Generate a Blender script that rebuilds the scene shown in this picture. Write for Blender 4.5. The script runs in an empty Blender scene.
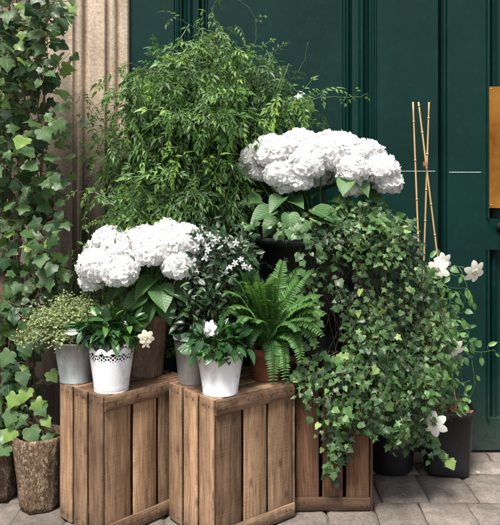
import bpy, math, random
import numpy as np
from mathutils import Vector, Matrix, noise
random.seed(7); rng = np.random.default_rng(7)
R = math.radians
scene = bpy.context.scene
col = scene.collection

# ------------------------------------------------------------------ camera
CAMH, CD, FPX, HORIZ = 1.24, 3.25, 700.0, 183.0
cam_d = bpy.data.cameras.new('camera'); cam = bpy.data.objects.new('camera', cam_d); col.objects.link(cam)
cam.location = (0, -CD, CAMH); cam.rotation_euler = (R(90), 0, 0)
cam_d.sensor_fit = 'HORIZONTAL'; cam_d.sensor_width = 36; cam_d.lens = FPX / 500 * 36
cam_d.shift_y = -(262.5 - HORIZ) / 500; cam_d.clip_end = 500; scene.camera = cam
CAMP = Vector(cam.location)

def P(px, py, D):
    """world point seen at photo pixel (px, py) at ground distance D from the camera"""
    return CAMP + Vector(((px - 250) / FPX, 1, (HORIZ - py) / FPX)) * D

def pix(p):
    v = Vector(p) - CAMP
    return 250 + FPX * v.x / v.y, HORIZ - FPX * v.z / v.y

def inpoly(x, y, poly):
    c = False; n = len(poly); j = n - 1
    for i in range(n):
        xi, yi = poly[i]; xj, yj = poly[j]
        if (yi > y) != (yj > y) and x < (xj - xi) * (y - yi) / (yj - yi) + xi: c = not c
        j = i
    return c

# ------------------------------------------------------------------ objects
def tag(o, label=None, cat=None, group=None, kind=None):
    if label: o['label'] = label
    if cat: o['category'] = cat
    if group: o['group'] = group
    if kind: o['kind'] = kind
    return o

def thing(name, label, cat, loc=(0, 0, 0), group=None):
    o = bpy.data.objects.new(name, None); col.objects.link(o); o.location = loc
    o.empty_display_size = .05
    return tag(o, label, cat, group)

class MB:
    """collects shapes, then becomes ONE mesh object"""
    def __init__(s):
        s.v, s.f, s.uv, s.t, s.n = [], [], [], [], 0
    def add(s, verts, faces, uv=None, tint=(.5, .5, .5)):
        verts = np.asarray(verts, float).reshape(-1, 3); n = len(verts)
        s.v.append(verts)
        s.uv.append(np.asarray(uv, float) if uv is not None else verts[:, :2] + verts[:, 2:3])
        t = np.asarray(tint, float)
        s.t.append(np.tile(t, (n, 1)) if t.ndim == 1 else t)
        k = s.n
        s.f.extend([tuple(i + k for i in f) for f in faces])
        s.n += n
    def inst(s, tpl, mats, tints):
        """many copies of a template (verts, faces, uv)"""
        tv, tf, tuv = tpl
        for M, t in zip(mats, tints):
            s.add(tv @ M[:3, :3].T + M[:3, 3], tf, tuv, t)
    def build(s, name, mat, parent=None, smooth=True):
        me = bpy.data.meshes.new(name)
        V = np.concatenate(s.v) if s.v else np.zeros((0, 3))
        origin = Vector(parent.matrix_basis.translation) if parent is not None else Vector((0, 0, 0))
        pp = parent
        while pp is not None and pp.parent is not None:
            pp = pp.parent; origin = origin + pp.matrix_basis.translation
        V = V - np.array(origin)
        me.from_pydata(V.tolist(), [], s.f)
        U = np.concatenate(s.uv)
        li = np.zeros(len(me.loops), dtype=np.int32); me.loops.foreach_get('vertex_index', li)
        ul = me.uv_layers.new(name='UVMap'); ul.data.foreach_set('uv', U[li].astype(np.float32).ravel())
        T = np.concatenate(s.t); T = np.concatenate([T, np.ones((len(T), 1))], 1)
        a = me.attributes.new('tint', 'FLOAT_COLOR', 'POINT'); a.data.foreach_set('color', T.astype(np.float32).ravel())
        if smooth: me.polygons.foreach_set('use_smooth', [True] * len(me.polygons))
        me.materials.append(mat); me.update()
        o = bpy.data.objects.new(name, me); col.objects.link(o)
        if parent is not None: o.parent = parent
        return o

# ------------------------------------------------------------------ shapes
def rnd(a, b): return random.uniform(a, b)
def rtint(): return (random.random(), random.random(), random.random())
def rvec(): return Vector((random.gauss(0, 1), random.gauss(0, 1), random.gauss(0, 1))).normalized()

def box(mb, p0, p1, tint=(.5, .5, .5)):
    (x0, y0, z0), (x1, y1, z1) = p0, p1
    v = [(x0,y0,z0),(x1,y0,z0),(x1,y1,z0),(x0,y1,z0),(x0,y0,z1),(x1,y0,z1),(x1,y1,z1),(x0,y1,z1)]
    f = [(0,3,2,1),(4,5,6,7),(0,1,5,4),(1,2,6,5),(2,3,7,6),(3,0,4,7)]
    for q in f: mb.add([v[i] for i in q], [(0,1,2,3)], None, tint)

def plank(mb, o, aL, aW, aT, L, W, T, jit=.0007, c=.0022, n=11, tint=None):
    """a sawn board with worn edges: o = one bottom corner, axes L(ength) W(idth) T(hickness)"""
    o, aL, aW, aT = Vector(o), Vector(aL), Vector(aW), Vector(aT)
    prof = [(c,0),(W-c,0),(W,c),(W,T-c),(W-c,T),(c,T),(0,T-c),(0,c)]
    vs, uv = [], []
    tint = tint or rtint(); ou, ov = rnd(0, 40), rnd(0, 40); bend = rnd(-.0015, .0015)
    for i in range(n + 1):
        t = i / n; l = L * t
        if i in (0, n): l += 0
        for k, (w, h) in enumerate(prof):
            jw = noise.noise(Vector((l * 22 + ou, k * 3.1, ov))) * jit * 2
            vs.append(o + aL * l + aW * (w + jw + bend * math.sin(math.pi * t)) + aT * (h + jw * .4))
            uv.append((ou + l, ov + (w + h * .9)))
    fs = [(i*8+k, i*8+(k+1) % 8, (i+1)*8+(k+1) % 8, (i+1)*8+k) for i in range(n) for k in range(8)]
    mb.add(vs, fs, uv, tint)
    for i, rev in ((0, True), (n, False)):      # end grain
        idx = [vs[i*8+k] for k in range(8)]
        mb.add(idx, [tuple(range(8))[::-1] if rev else tuple(range(8))],
               [(ou + a * 2 + 7, ov + b * 2) for a, b in prof], (tint[0]*.5, tint[1], tint[2]))

def lathe(mb, c, prof, n=48, tint=(.5,.5,.5), rough=0, fr=18, cap=False, squash=0):
    c = Vector(c); vs, uv = [], []
    for (r, z) in prof:
        for i in range(n):
            a = 2 * math.pi * i / n
            rr = r
            if squash: rr = r * (1 + squash * (abs(math.cos(2*a)) ** 2 * -1 + .5) )
            if rough:
                rr += noise.noise(Vector((math.cos(a)*r*fr, math.sin(a)*r*fr, z*fr)) + c * 5) * rough
                rr += noise.noise(Vector((math.cos(a)*r*fr, math.sin(a)*r*fr, z*fr)) * 3.1) * rough * .5
            vs.append((c.x + rr*math.cos(a), c.y + rr*math.sin(a), c.z + z)); uv.append((a * r, z))
    m = len(prof)
    fs = [(j*n+i, j*n+(i+1) % n, (j+1)*n+(i+1) % n, (j+1)*n+i) for j in range(m-1) for i in range(n)]
    if cap: fs.append(tuple(range((m-1)*n, m*n)))
    mb.add(vs, fs, uv, tint)

def tube(mb, pts, r0, r1=None, n=5, tint=None):
    r1 = r0 if r1 is None else r1; pts = [Vector(p) for p in pts]; m = len(pts); vs, uv = [], []
    l = 0
    for i, p in enumerate(pts):
        d = (pts[min(i+1, m-1)] - pts[max(i-1, 0)])
        d = d.normalized() if d.length > 1e-9 else Vector((0,0,1))
        a = d.orthogonal().normalized() if abs(d.z) > .95 else d.cross(Vector((0,0,1))).normalized()
        b = d.cross(a); r = r0 + (r1 - r0) * i / max(m-1, 1)
        if i: l += (p - pts[i-1]).length
        for k in range(n):
            q = 2*math.pi*k/n
            vs.append(p + a*math.cos(q)*r + b*math.sin(q)*r); uv.append((l, k/n*.05))
    fs = [(i*n+k, i*n+(k+1) % n, (i+1)*n+(k+1) % n, (i+1)*n+k) for i in range(m-1) for k in range(n)]
    fs.append(tuple(range(n))[::-1]); fs.append(tuple(range((m-1)*n, m*n)))
    mb.add(vs, fs, uv, tint or (random.random(), .5, .5))

def bez(a, b, c, n=10):
    a, b, c = Vector(a), Vector(b), Vector(c)
    return [a*(1-t)**2 + b*2*t*(1-t) + c*t*t for t in [i/n for i in range(n+1)]]

def frame(p, tip, nrm, s, sx=1.0):
    """matrix: local +Y to tip, +Z to normal"""
    y = Vector(tip).normalized(); z = Vector(nrm); z = z - y * z.dot(y)
    if z.length < 1e-4: z = y.orthogonal()
    z.normalize(); x = y.cross(z)
    return np.array([[x.x*s*sx, y.x*s, z.x*s, p[0]], [x.y*s*sx, y.y*s, z.y*s, p[1]], [x.z*s*sx, y.z*s, z.z*s, p[2]], [0,0,0,1]])

# leaf templates: base at origin, length 1 along +Y, face +Z, uv = flat coordinates
def tpl_rows(rows, fold=.18, curl=.25, wav=0.0):
    """rows of (y, halfwidth); three points across, ends pointed"""
    v, f = [(0, 0, 0)], []
    for i, (y, w) in enumerate(rows):
        for s in (-1, 0, 1):
            v.append((s*w, y, abs(s)*w*fold - curl*y*y + (wav*math.sin(i*2.4+s) if s else 0)))
    v.append((0, 1, -curl))
    n = len(rows)
    f += [(0,2,1),(0,3,2)]
    for i in range(n-1):
        a = 1+3*i; b = a+3
        f += [(a,a+1,b+1,b),(a+1,a+2,b+2,b+1)]
    a = 1+3*(n-1); e = len(v)-1
    f += [(a,a+1,e),(a+1,a+2,e)]
    f = [q[::-1] if len(q) == 3 and q[0] == 0 else q for q in f]
    v = np.array(v, float)
    return v, f, v[:, :2].copy()

def tpl_outline(half, ctr=(0, .22), fold=.22, curl=.22, tipdrop=.25):
    """half outline from base to tip (x>0), mirrored; rings out from the petiole point, edges gently curled"""
    out = []
    a0, a1, a2 = rnd(0, 6), rnd(0, 6), rnd(.02, .06)
    pts = [(0, 0)] + half + [(0, 1.0)] + [(-x*rnd(.88, 1.1), y + rnd(-.03, .03)) for x, y in half[::-1]]
    v = [(ctr[0], ctr[1], 0.0)]; n = len(pts)
    for k in (.33, .68, 1.0):
        for x, y in pts:
            X_, Y_ = ctr[0] + (x-ctr[0])*k, ctr[1] + (y-ctr[1])*k
            r = math.hypot(X_ - ctr[0], Y_ - ctr[1]); ax = math.sqrt(X_*X_ + .01) - .1
            z = fold*ax*(1 - .8*ax) - tipdrop*r*r*.8 + a2*math.sin(X_*7 + a0)*r*1.6 + a2*math.cos(Y_*8 + a1)*r
            v.append((X_, Y_, z))
    f = [(0, 1+(i+1) % n, 1+i) for i in range(n)]
    for q in range(2):
        o = 1 + q*n
        f += [(o+i, o+(i+1) % n, o+n+(i+1) % n, o+n+i) for i in range(n)]
    v = np.array(v, float)
    return v, f, v[:, :2].copy()

IVY = [tpl_outline([(.12,-.10),(.30,-.15),(.45,-.08),(.47,.06),(.44,.18),(.54,.30),(.58,.44),(.44,.52),(.34,.56),(.24,.72),(.12,.88)]),
       tpl_outline([(.14,-.08),(.34,-.08),(.48,.06),(.46,.20),(.52,.36),(.42,.48),(.34,.56),(.24,.70),(.12,.87)], fold=.35, tipdrop=.1),
       tpl_outline([(.10,-.12),(.28,-.18),(.42,-.10),(.40,.08),(.40,.18),(.60,.28),(.66,.38),(.48,.47),(.30,.50),(.20,.68),(.09,.86)], fold=.1, tipdrop=.5)]
IVS = [tpl_outline([(.10,-.09),(.30,-.14),(.46,-.04),(.40,.12),(.36,.20),(.52,.34),(.58,.48),(.42,.50),(.28,.52),(.20,.68),(.10,.86)]),
       tpl_outline([(.14,-.08),(.34,-.08),(.44,.06),(.40,.16),(.46,.30),(.40,.42),(.30,.52),(.22,.66),(.11,.84)], fold=.4, tipdrop=.1),
       tpl_outline([(.10,-.12),(.26,-.18),(.38,-.10),(.33,.10),(.30,.18),(.56,.26),(.66,.34),(.46,.42),(.24,.46),(.16,.64),(.08,.85)], fold=.1, tipdrop=.5), IVY[1]]
ELL = [tpl_rows([(.12,.10),(.3,.21),(.5,.25),(.7,.21),(.88,.10)], .35, .22),
       tpl_rows([(.12,.09),(.3,.19),(.5,.23),(.7,.20),(.88,.09)], .55, .42),
       tpl_rows([(.12,.11),(.3,.22),(.5,.27),(.7,.22),(.88,.10)], .2, .05)]
NAR = [tpl_rows([(.15,.09),(.4,.16),(.7,.12),(.88,.05)], .4, .3), tpl_rows([(.15,.10),(.4,.18),(.7,.13),(.88,.06)], .6, .5)]
BROAD = [tpl_rows([(.04,.16),(.15,.31),(.3,.39),(.45,.39),(.6,.33),(.75,.23),(.9,.09)], .32, .25, .012),
         tpl_rows([(.04,.15),(.15,.29),(.3,.37),(.45,.37),(.6,.31),(.75,.21),(.9,.08)], .55, .4, .015)]
LANCE = tpl_rows([(.15,.11),(.4,.165),(.7,.11)], .4, .25)
TINY = (np.array([(0,0,0),(.3,.5,.08),(0,1,0),(-.3,.5,.08)], float), [(0,1,2),(0,2,3)], np.array([(0,0),(.3,.5),(0,1),(-.3,.5)], float))

def merge(parts):
    v, f, u, n = [], [], [], 0
    for (tv, tf, tu), M in parts:
        v.append(tv @ M[:3,:3].T + M[:3,3]); f += [tuple(i+n for i in q) for q in tf]; u.append(tu); n += len(tv)
    return np.concatenate(v), f, np.concatenate(u)

def compound(pairs, droop, spread=58):
    """pinnate leaf, length about 1"""
    parts = []
    for k in range(pairs):
        t = .25 + .6*k/max(pairs-1, 1); p = (0, t, -droop*t*t)
        s = .40 - .06*abs(k - .4)
        for sd in (-1, 1):
            a = R(spread - 10*k)
            parts.append((LANCE, frame(p, (sd*math.sin(a), math.cos(a), -droop*.7), (0, .2, 1), s)))
    parts.append((LANCE, frame((0, .88, -droop*.8), (0, 1, -droop*1.3), (0, .3, 1), .5)))
    rach = (np.array([(-.012,0,0),(.012,0,0),(.01,.9,-droop*.8),(-.01,.9,-droop*.8)], float), [(0,1,2,3)], np.array([(0,0)]*4, float))
    parts.append((rach, np.eye(4)))
    return merge(parts)
JAS = [compound(3, .5), compound(3, .95), compound(2, .4), compound(4, .75)]

def flower_tpl(n, rows, up=.25, inner=0.0, curl=.3, twist=0):
    t = tpl_rows(rows, -.15, curl); parts = []
    for k in range(n):
        a = 2*math.pi*k/n + twist
        parts.append((t, frame((math.cos(a)*inner, math.sin(a)*inner, 0), (math.cos(a), math.sin(a), up), (-math.cos(a)*up, -math.sin(a)*up, 1), 1 - inner)))
    return merge(parts)
FLORET = flower_tpl(4, [(.06,.22),(.3,.44),(.6,.54),(.85,.40)], .22, 0, .22)
FLORET2 = flower_tpl(4, [(.06,.20),(.3,.40),(.6,.50),(.86,.36)], .45, 0, .1, .3)
STAR = flower_tpl(5, [(.2,.12),(.5,.25),(.8,.19)], .35, 0, .45)
CLEM = flower_tpl(6, [(.15,.13),(.4,.30),(.65,.34),(.87,.22)], .35, 0, .55)
GARD = merge([(flower_tpl(6, [(.2,.22),(.55,.36),(.85,.26)], .1, 0, .25), np.eye(4)),
              (flower_tpl(5, [(.2,.25),(.55,.42),(.85,.32)], .8, 0, .0, .5), np.diag([.62,.62,.62,1.])),
              (flower_tpl(3, [(.2,.3),(.55,.5),(.85,.4)], 2.2, 0, -.2, .2), np.diag([.42,.42,.42,1.]))])

# ------------------------------------------------------------------ materials
def mat(name):
    m = bpy.data.materials.new(name); m.use_nodes = True; nt = m.node_tree; nt.nodes.clear()
    out = nt.nodes.new('ShaderNodeOutputMaterial')
    return m, nt, out
def N(nt, t, **k):
    n = nt.nodes.new(t)
    for a, b in k.items():
        if a.startswith('i_'): n.inputs[a[2:].replace('_', ' ')].default_value = b
        else: setattr(n, a, b)
    return n
def L(nt, a, b): nt.links.new(a, b)
def ramp(nt, fac, stops):
    r = nt.nodes.new('ShaderNodeValToRGB'); e = r.color_ramp.elements
    while len(e) < len(stops): e.new(.5)
    for i, (p, c) in enumerate(stops):
        e[i].position = p; e[i].color = (*c, 1) if len(c) == 3 else c
    L(nt, fac, r.inputs[0]); return r.outputs[0]
def mixc(nt, a, b, fac, mode='MIX'):
    m = nt.nodes.new('ShaderNodeMix'); m.data_type = 'RGBA'; m.blend_type = mode
    for s, v in ((m.inputs[0], fac), (m.inputs[6], a), (m.inputs[7], b)):
        if hasattr(v, 'links'): L(nt, v, s)
        elif isinstance(v, tuple): s.default_value = (*v, 1) if len(v) == 3 else v
        else: s.default_value = v
    return m.outputs[2]
def math_(nt, op, a, b=None, c=None, clamp=False):
    m = nt.nodes.new('ShaderNodeMath'); m.operation = op; m.use_clamp = clamp
    for s, v in zip(m.inputs, (a, b, c)):
        if v is None: continue
        if hasattr(v, 'links'): L(nt, v, s)
        else: s.default_value = v
    return m.outputs[0]
def tex(nt, kind, vec, scale, **k):
    t = nt.nodes.new(kind); t.inputs['Scale'].default_value = scale
    for a, b in k.items(): t.inputs[a].default_value = b
    if vec is not None: L(nt, vec, t.inputs['Vector'])
    return t
def mapping(nt, src, scale):
    m = nt.nodes.new('ShaderNodeMapping'); m.inputs['Scale'].default_value = scale; L(nt, src, m.inputs['Vector']); return m.outputs[0]
def bump(nt, h, s, d=.01, nrm=None):
    b = nt.nodes.new('ShaderNodeBump'); b.inputs['Strength'].default_value = s; b.inputs['Distance'].default_value = d
    L(nt, h, b.inputs['Height'])
    if nrm is not None: L(nt, nrm, b.inputs['Normal'])
    return b.outputs[0]

def leaf_mat(name, dark, light, odd, rough=.42, vein='mid', vcol=(.2,.3,.12), vs=.5, trans=.22, veinw=.03, spec=.5, oddp=.93):
    m, nt, out = mat(name)
    at = N(nt, 'ShaderNodeAttribute', attribute_name='tint'); sep = N(nt, 'ShaderNodeSeparateColor'); L(nt, at.outputs['Color'], sep.inputs[0])
    uv = N(nt, 'ShaderNodeUVMap'); sx = N(nt, 'ShaderNodeSeparateXYZ'); L(nt, uv.outputs[0], sx.inputs[0])
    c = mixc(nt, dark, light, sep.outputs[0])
    c = mixc(nt, c, odd, math_(nt, 'GREATER_THAN', sep.outputs[1], oddp))
    ob = N(nt, 'ShaderNodeNewGeometry')
    nz = tex(nt, 'ShaderNodeTexNoise', ob.outputs['Position'], 70, Detail=3)
    c = mixc(nt, c, mixc(nt, (.55,.6,.5), (1.35,1.3,1.2), nz.outputs[0]), .55, 'MULTIPLY')
    x, y = sx.outputs[0], sx.outputs[1]; ax = math_(nt, 'ABSOLUTE', x)
    mid = math_(nt, 'SUBTRACT', 1, math_(nt, 'DIVIDE', ax, veinw, clamp=True), clamp=True)
    if vein == 'palm':          # veins fan out from the stalk
        ang = math_(nt, 'ARCTAN2', ax, math_(nt, 'ADD', y, .02))
        w = math_(nt, 'ABSOLUTE', math_(nt, 'SINE', math_(nt, 'MULTIPLY', ang, 3.7)))
        rr = math_(nt, 'POWER', math_(nt, 'ADD', math_(nt, 'MULTIPLY', x, x), math_(nt, 'MULTIPLY', y, y)), .5)
        v = math_(nt, 'SUBTRACT', 1, math_(nt, 'DIVIDE', math_(nt, 'MULTIPLY', w, rr), veinw*3.2, clamp=True), clamp=True)
        h = v
    elif vein == 'pin':         # midrib with side veins
        ph = math_(nt, 'SUBTRACT', math_(nt, 'MULTIPLY', y, 9), math_(nt, 'MULTIPLY', ax, 9))
        sv = math_(nt, 'POWER', math_(nt, 'ABSOLUTE', math_(nt, 'SINE', math_(nt, 'MULTIPLY', ph, 3.14159))), .5)
        sv = math_(nt, 'MULTIPLY', math_(nt, 'SUBTRACT', 1, sv), .8, clamp=True)
        v = math_(nt, 'MAXIMUM', mid, sv); h = v
    else:
        v = mid; h = mid
    c = mixc(nt, c, vcol, math_(nt, 'MULTIPLY', v, vs))
    p = N(nt, 'ShaderNodeBsdfPrincipled'); L(nt, c, p.inputs['Base Color'])
    p.inputs['Specular IOR Level'].default_value = spec
    L(nt, math_(nt, 'ADD', rough - .1, math_(nt, 'MULTIPLY', nz.outputs[0], .25)), p.inputs['Roughness'])
    L(nt, bump(nt, math_(nt, 'SUBTRACT', math_(nt, 'MULTIPLY', nz.outputs[0], .3), h), .35, .002), p.inputs['Normal'])
    t = N(nt, 'ShaderNodeBsdfTranslucent'); L(nt, mixc(nt, c, (1.5,1.7,.6), 1.0, 'MULTIPLY'), t.inputs[0])
    mx = N(nt, 'ShaderNodeMixShader'); mx.inputs[0].default_value = trans
    L(nt, p.outputs[0], mx.inputs[1]); L(nt, t.outputs[0], mx.inputs[2]); L(nt, mx.outputs[0], out.inputs[0])
    return m

def petal_mat(name, a, b, trans=.3, center=None):
    m, nt, out = mat(name)
    at = N(nt, 'ShaderNodeAttribute', attribute_name='tint'); sep = N(nt, 'ShaderNodeSeparateColor'); L(nt, at.outputs['Color'], sep.inputs[0])
    c = mixc(nt, a, b, sep.outputs[0])
    uv = N(nt, 'ShaderNodeUVMap'); sx = N(nt, 'ShaderNodeSeparateXYZ'); L(nt, uv.outputs[0], sx.inputs[0])
    w = math_(nt, 'SUBTRACT', 1, math_(nt, 'MULTIPLY', sx.outputs[1], 4, clamp=True), clamp=True)
    if center: c = mixc(nt, c, center, math_(nt, 'MULTIPLY', w, .8))
    st = tex(nt, 'ShaderNodeTexNoise', mapping(nt, uv.outputs[0], (14, 2, 1)), 2, Detail=2)
    p = N(nt, 'ShaderNodeBsdfPrincipled', i_Roughness=.6); L(nt, c, p.inputs['Base Color'])
    p.inputs['Specular IOR Level'].default_value = .25
    L(nt, bump(nt, st.outputs[0], .3, .001), p.inputs['Normal'])
    t = N(nt, 'ShaderNodeBsdfTranslucent'); L(nt, c, t.inputs[0])
    mx = N(nt, 'ShaderNodeMixShader'); mx.inputs[0].default_value = trans
    L(nt, p.outputs[0], mx.inputs[1]); L(nt, t.outputs[0], mx.inputs[2]); L(nt, mx.outputs[0], out.inputs[0])
    return m

def simple(name, c1, c2, rough=.6, scale=12, bs=.3, bscale=60, metal=0, spec=.5, coords='obj', stretch=(1,1,1), bd=.004, detail=5, stops=(.32,.68)):
    m, nt, out = mat(name)
    g = N(nt, 'ShaderNodeNewGeometry') 
    v = mapping(nt, g.outputs['Position'], stretch)
    n1 = tex(nt, 'ShaderNodeTexNoise', v, scale, Detail=detail, Roughness=.62)
    n2 = tex(nt, 'ShaderNodeTexNoise', v, bscale, Detail=4)
    c = ramp(nt, n1.outputs[0], [(stops[0], c1), (stops[1], c2)])
    p = N(nt, 'ShaderNodeBsdfPrincipled', i_Metallic=metal); L(nt, c, p.inputs['Base Color'])
    p.inputs['Specular IOR Level'].default_value = spec
    L(nt, math_(nt, 'ADD', rough-.1, math_(nt, 'MULTIPLY', n1.outputs[0], .2)), p.inputs['Roughness'])
    L(nt, bump(nt, n2.outputs[0], bs, bd), p.inputs['Normal']); L(nt, p.outputs[0], out.inputs[0])
    return m

def wood_mat(name, a, b, grey):
    m, nt, out = mat(name)
    uv = N(nt, 'ShaderNodeUVMap'); at = N(nt, 'ShaderNodeAttribute', attribute_name='tint')
    sep = N(nt, 'ShaderNodeSeparateColor'); L(nt, at.outputs['Color'], sep.inputs[0])
    warp = tex(nt, 'ShaderNodeTexNoise', mapping(nt, uv.outputs[0], (3, 9, 1)), 1, Detail=2)
    va = N(nt, 'ShaderNodeVectorMath', operation='ADD'); L(nt, uv.outputs[0], va.inputs[0])
    vs = N(nt, 'ShaderNodeVectorMath', operation='SCALE'); L(nt, warp.outputs['Color'], vs.inputs[0]); vs.inputs['Scale'].default_value = .035
    L(nt, vs.outputs[0], va.inputs[1])
    grain = tex(nt, 'ShaderNodeTexNoise', mapping(nt, va.outputs[0], (7, 190, 1)), 1, Detail=6, Roughness=.65)
    band = tex(nt, 'ShaderNodeTexNoise', mapping(nt, va.outputs[0], (2.2, 42, 1)), 1, Detail=3)
    blot = tex(nt, 'ShaderNodeTexNoise', mapping(nt, uv.outputs[0], (7, 11, 1)), 1, Detail=5, Roughness=.7)
    saw = tex(nt, 'ShaderNodeTexNoise', mapping(nt, uv.outputs[0], (260, 12, 1)), 1, Detail=2)
    knot = tex(nt, 'ShaderNodeTexVoronoi', mapping(nt, va.outputs[0], (7.5, 15, 1)), 1, Randomness=1.0)
    kd = math_(nt, 'SUBTRACT', 1, math_(nt, 'MULTIPLY', knot.outputs['Distance'], 5.5, clamp=True), clamp=True)
    c = mixc(nt, a, b, sep.outputs[0])
    c = mixc(nt, c, grey, math_(nt, 'MULTIPLY', blot.outputs[0], .65))
    c = mixc(nt, c, ramp(nt, grain.outputs[0], [(.30, (.28,.24,.21)), (.58, (1.14,1.12,1.10))]), .85, 'MULTIPLY')
    c = mixc(nt, c, ramp(nt, band.outputs[0], [(.35, (.62,.56,.5)), (.62, (1.2,1.16,1.1))]), .7, 'MULTIPLY')
    c = mixc(nt, c, ramp(nt, blot.outputs[0], [(.3, (.5,.45,.42)), (.5, (1,1,1)), (.72, (1.25,1.2,1.12))]), .6, 'MULTIPLY')
    c = mixc(nt, c, (.045,.025,.015), math_(nt, 'MULTIPLY', kd, .85))
    gp = N(nt, 'ShaderNodeNewGeometry'); sz = N(nt, 'ShaderNodeSeparateXYZ'); L(nt, gp.outputs['Position'], sz.inputs[0])
    pn = tex(nt, 'ShaderNodeTexNoise', gp.outputs['Position'], 24, Detail=5, Roughness=.7)
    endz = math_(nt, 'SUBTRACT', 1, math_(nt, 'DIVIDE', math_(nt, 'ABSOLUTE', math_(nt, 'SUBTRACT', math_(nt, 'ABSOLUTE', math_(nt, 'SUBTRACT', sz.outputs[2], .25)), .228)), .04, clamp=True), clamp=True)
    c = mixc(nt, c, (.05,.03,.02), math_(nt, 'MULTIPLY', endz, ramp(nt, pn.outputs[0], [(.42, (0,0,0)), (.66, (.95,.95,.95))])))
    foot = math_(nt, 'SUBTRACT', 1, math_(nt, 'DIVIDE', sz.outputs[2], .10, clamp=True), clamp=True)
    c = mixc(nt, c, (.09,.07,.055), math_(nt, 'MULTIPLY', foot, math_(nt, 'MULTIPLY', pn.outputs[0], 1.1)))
    c = mixc(nt, c, mixc(nt, (.60,.54,.50), (1.42,1.36,1.26), sep.outputs[1]), .85, 'MULTIPLY')
    c = mixc(nt, c, (.018,.011,.009), math_(nt, 'GREATER_THAN', sep.outputs[2], 1.5))
    p = N(nt, 'ShaderNodeBsdfPrincipled', i_Roughness=.75); L(nt, c, p.inputs['Base Color']); p.inputs['Specular IOR Level'].default_value = .25
    h = math_(nt, 'ADD', math_(nt, 'ADD', grain.outputs[0], math_(nt, 'MULTIPLY', saw.outputs[0], .35)), math_(nt, 'MULTIPLY', band.outputs[0], .8))
    L(nt, bump(nt, h, .85, .003), p.inputs['Normal']); L(nt, p.outputs[0], out.inputs[0])
    return m

def paint_mat():
    m, nt, out = mat('dark green gloss paint')
    g = N(nt, 'ShaderNodeNewGeometry'); pos = g.outputs['Position']; sz = N(nt, 'ShaderNodeSeparateXYZ'); L(nt, pos, sz.inputs[0])
    n1 = tex(nt, 'ShaderNodeTexNoise', pos, 2.3, Detail=5, Roughness=.6)
    n2 = tex(nt, 'ShaderNodeTexNoise', mapping(nt, pos, (60, 60, 2.5)), 1, Detail=3)
    n3 = tex(nt, 'ShaderNodeTexNoise', pos, 28, Detail=6, Roughness=.7)
    chip = tex(nt, 'ShaderNodeTexVoronoi', pos, 9)
    c = ramp(nt, n1.outputs[0], [(.3, (.0012,.0165,.0135)), (.7, (.0024,.0275,.0225))])
    # road dust thrown up on the foot of the door
    low = math_(nt, 'SUBTRACT', 1, math_(nt, 'DIVIDE', sz.outputs[2], .42, clamp=True), clamp=True)
    dust = math_(nt, 'MULTIPLY', math_(nt, 'MULTIPLY', low, low), math_(nt, 'MULTIPLY', n3.outputs[0], 1.3), clamp=True)
    c = mixc(nt, c, (.10,.11,.095), math_(nt, 'MULTIPLY', dust, .55))
    smear = ramp(nt, n3.outputs[0], [(.54, (0,0,0)), (.72, (1,1,1))])
    c = mixc(nt, c, (.010,.045,.038), math_(nt, 'MULTIPLY', smear, .35))
    cd = math_(nt, 'LESS_THAN', chip.outputs['Distance'], math_(nt, 'MULTIPLY', n1.outputs[0], .028))
    c = mixc(nt, c, (.22,.27,.24), math_(nt, 'MULTIPLY', cd, .6))
    p = N(nt, 'ShaderNodeBsdfPrincipled'); L(nt, c, p.inputs['Base Color'])
    L(nt, math_(nt, 'ADD', .20, math_(nt, 'ADD', math_(nt, 'MULTIPLY', n3.outputs[0], .22), math_(nt, 'MULTIPLY', dust, .4))), p.inputs['Roughness'])
    p.inputs['Specular IOR Level'].default_value = .24
    h = math_(nt, 'ADD', math_(nt, 'MULTIPLY', n2.outputs[0], .5), math_(nt, 'MULTIPLY', n3.outputs[0], .5))
    L(nt, bump(nt, h, .22, .0025), p.inputs['Normal']); L(nt, p.outputs[0], out.inputs[0])
    return m

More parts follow.
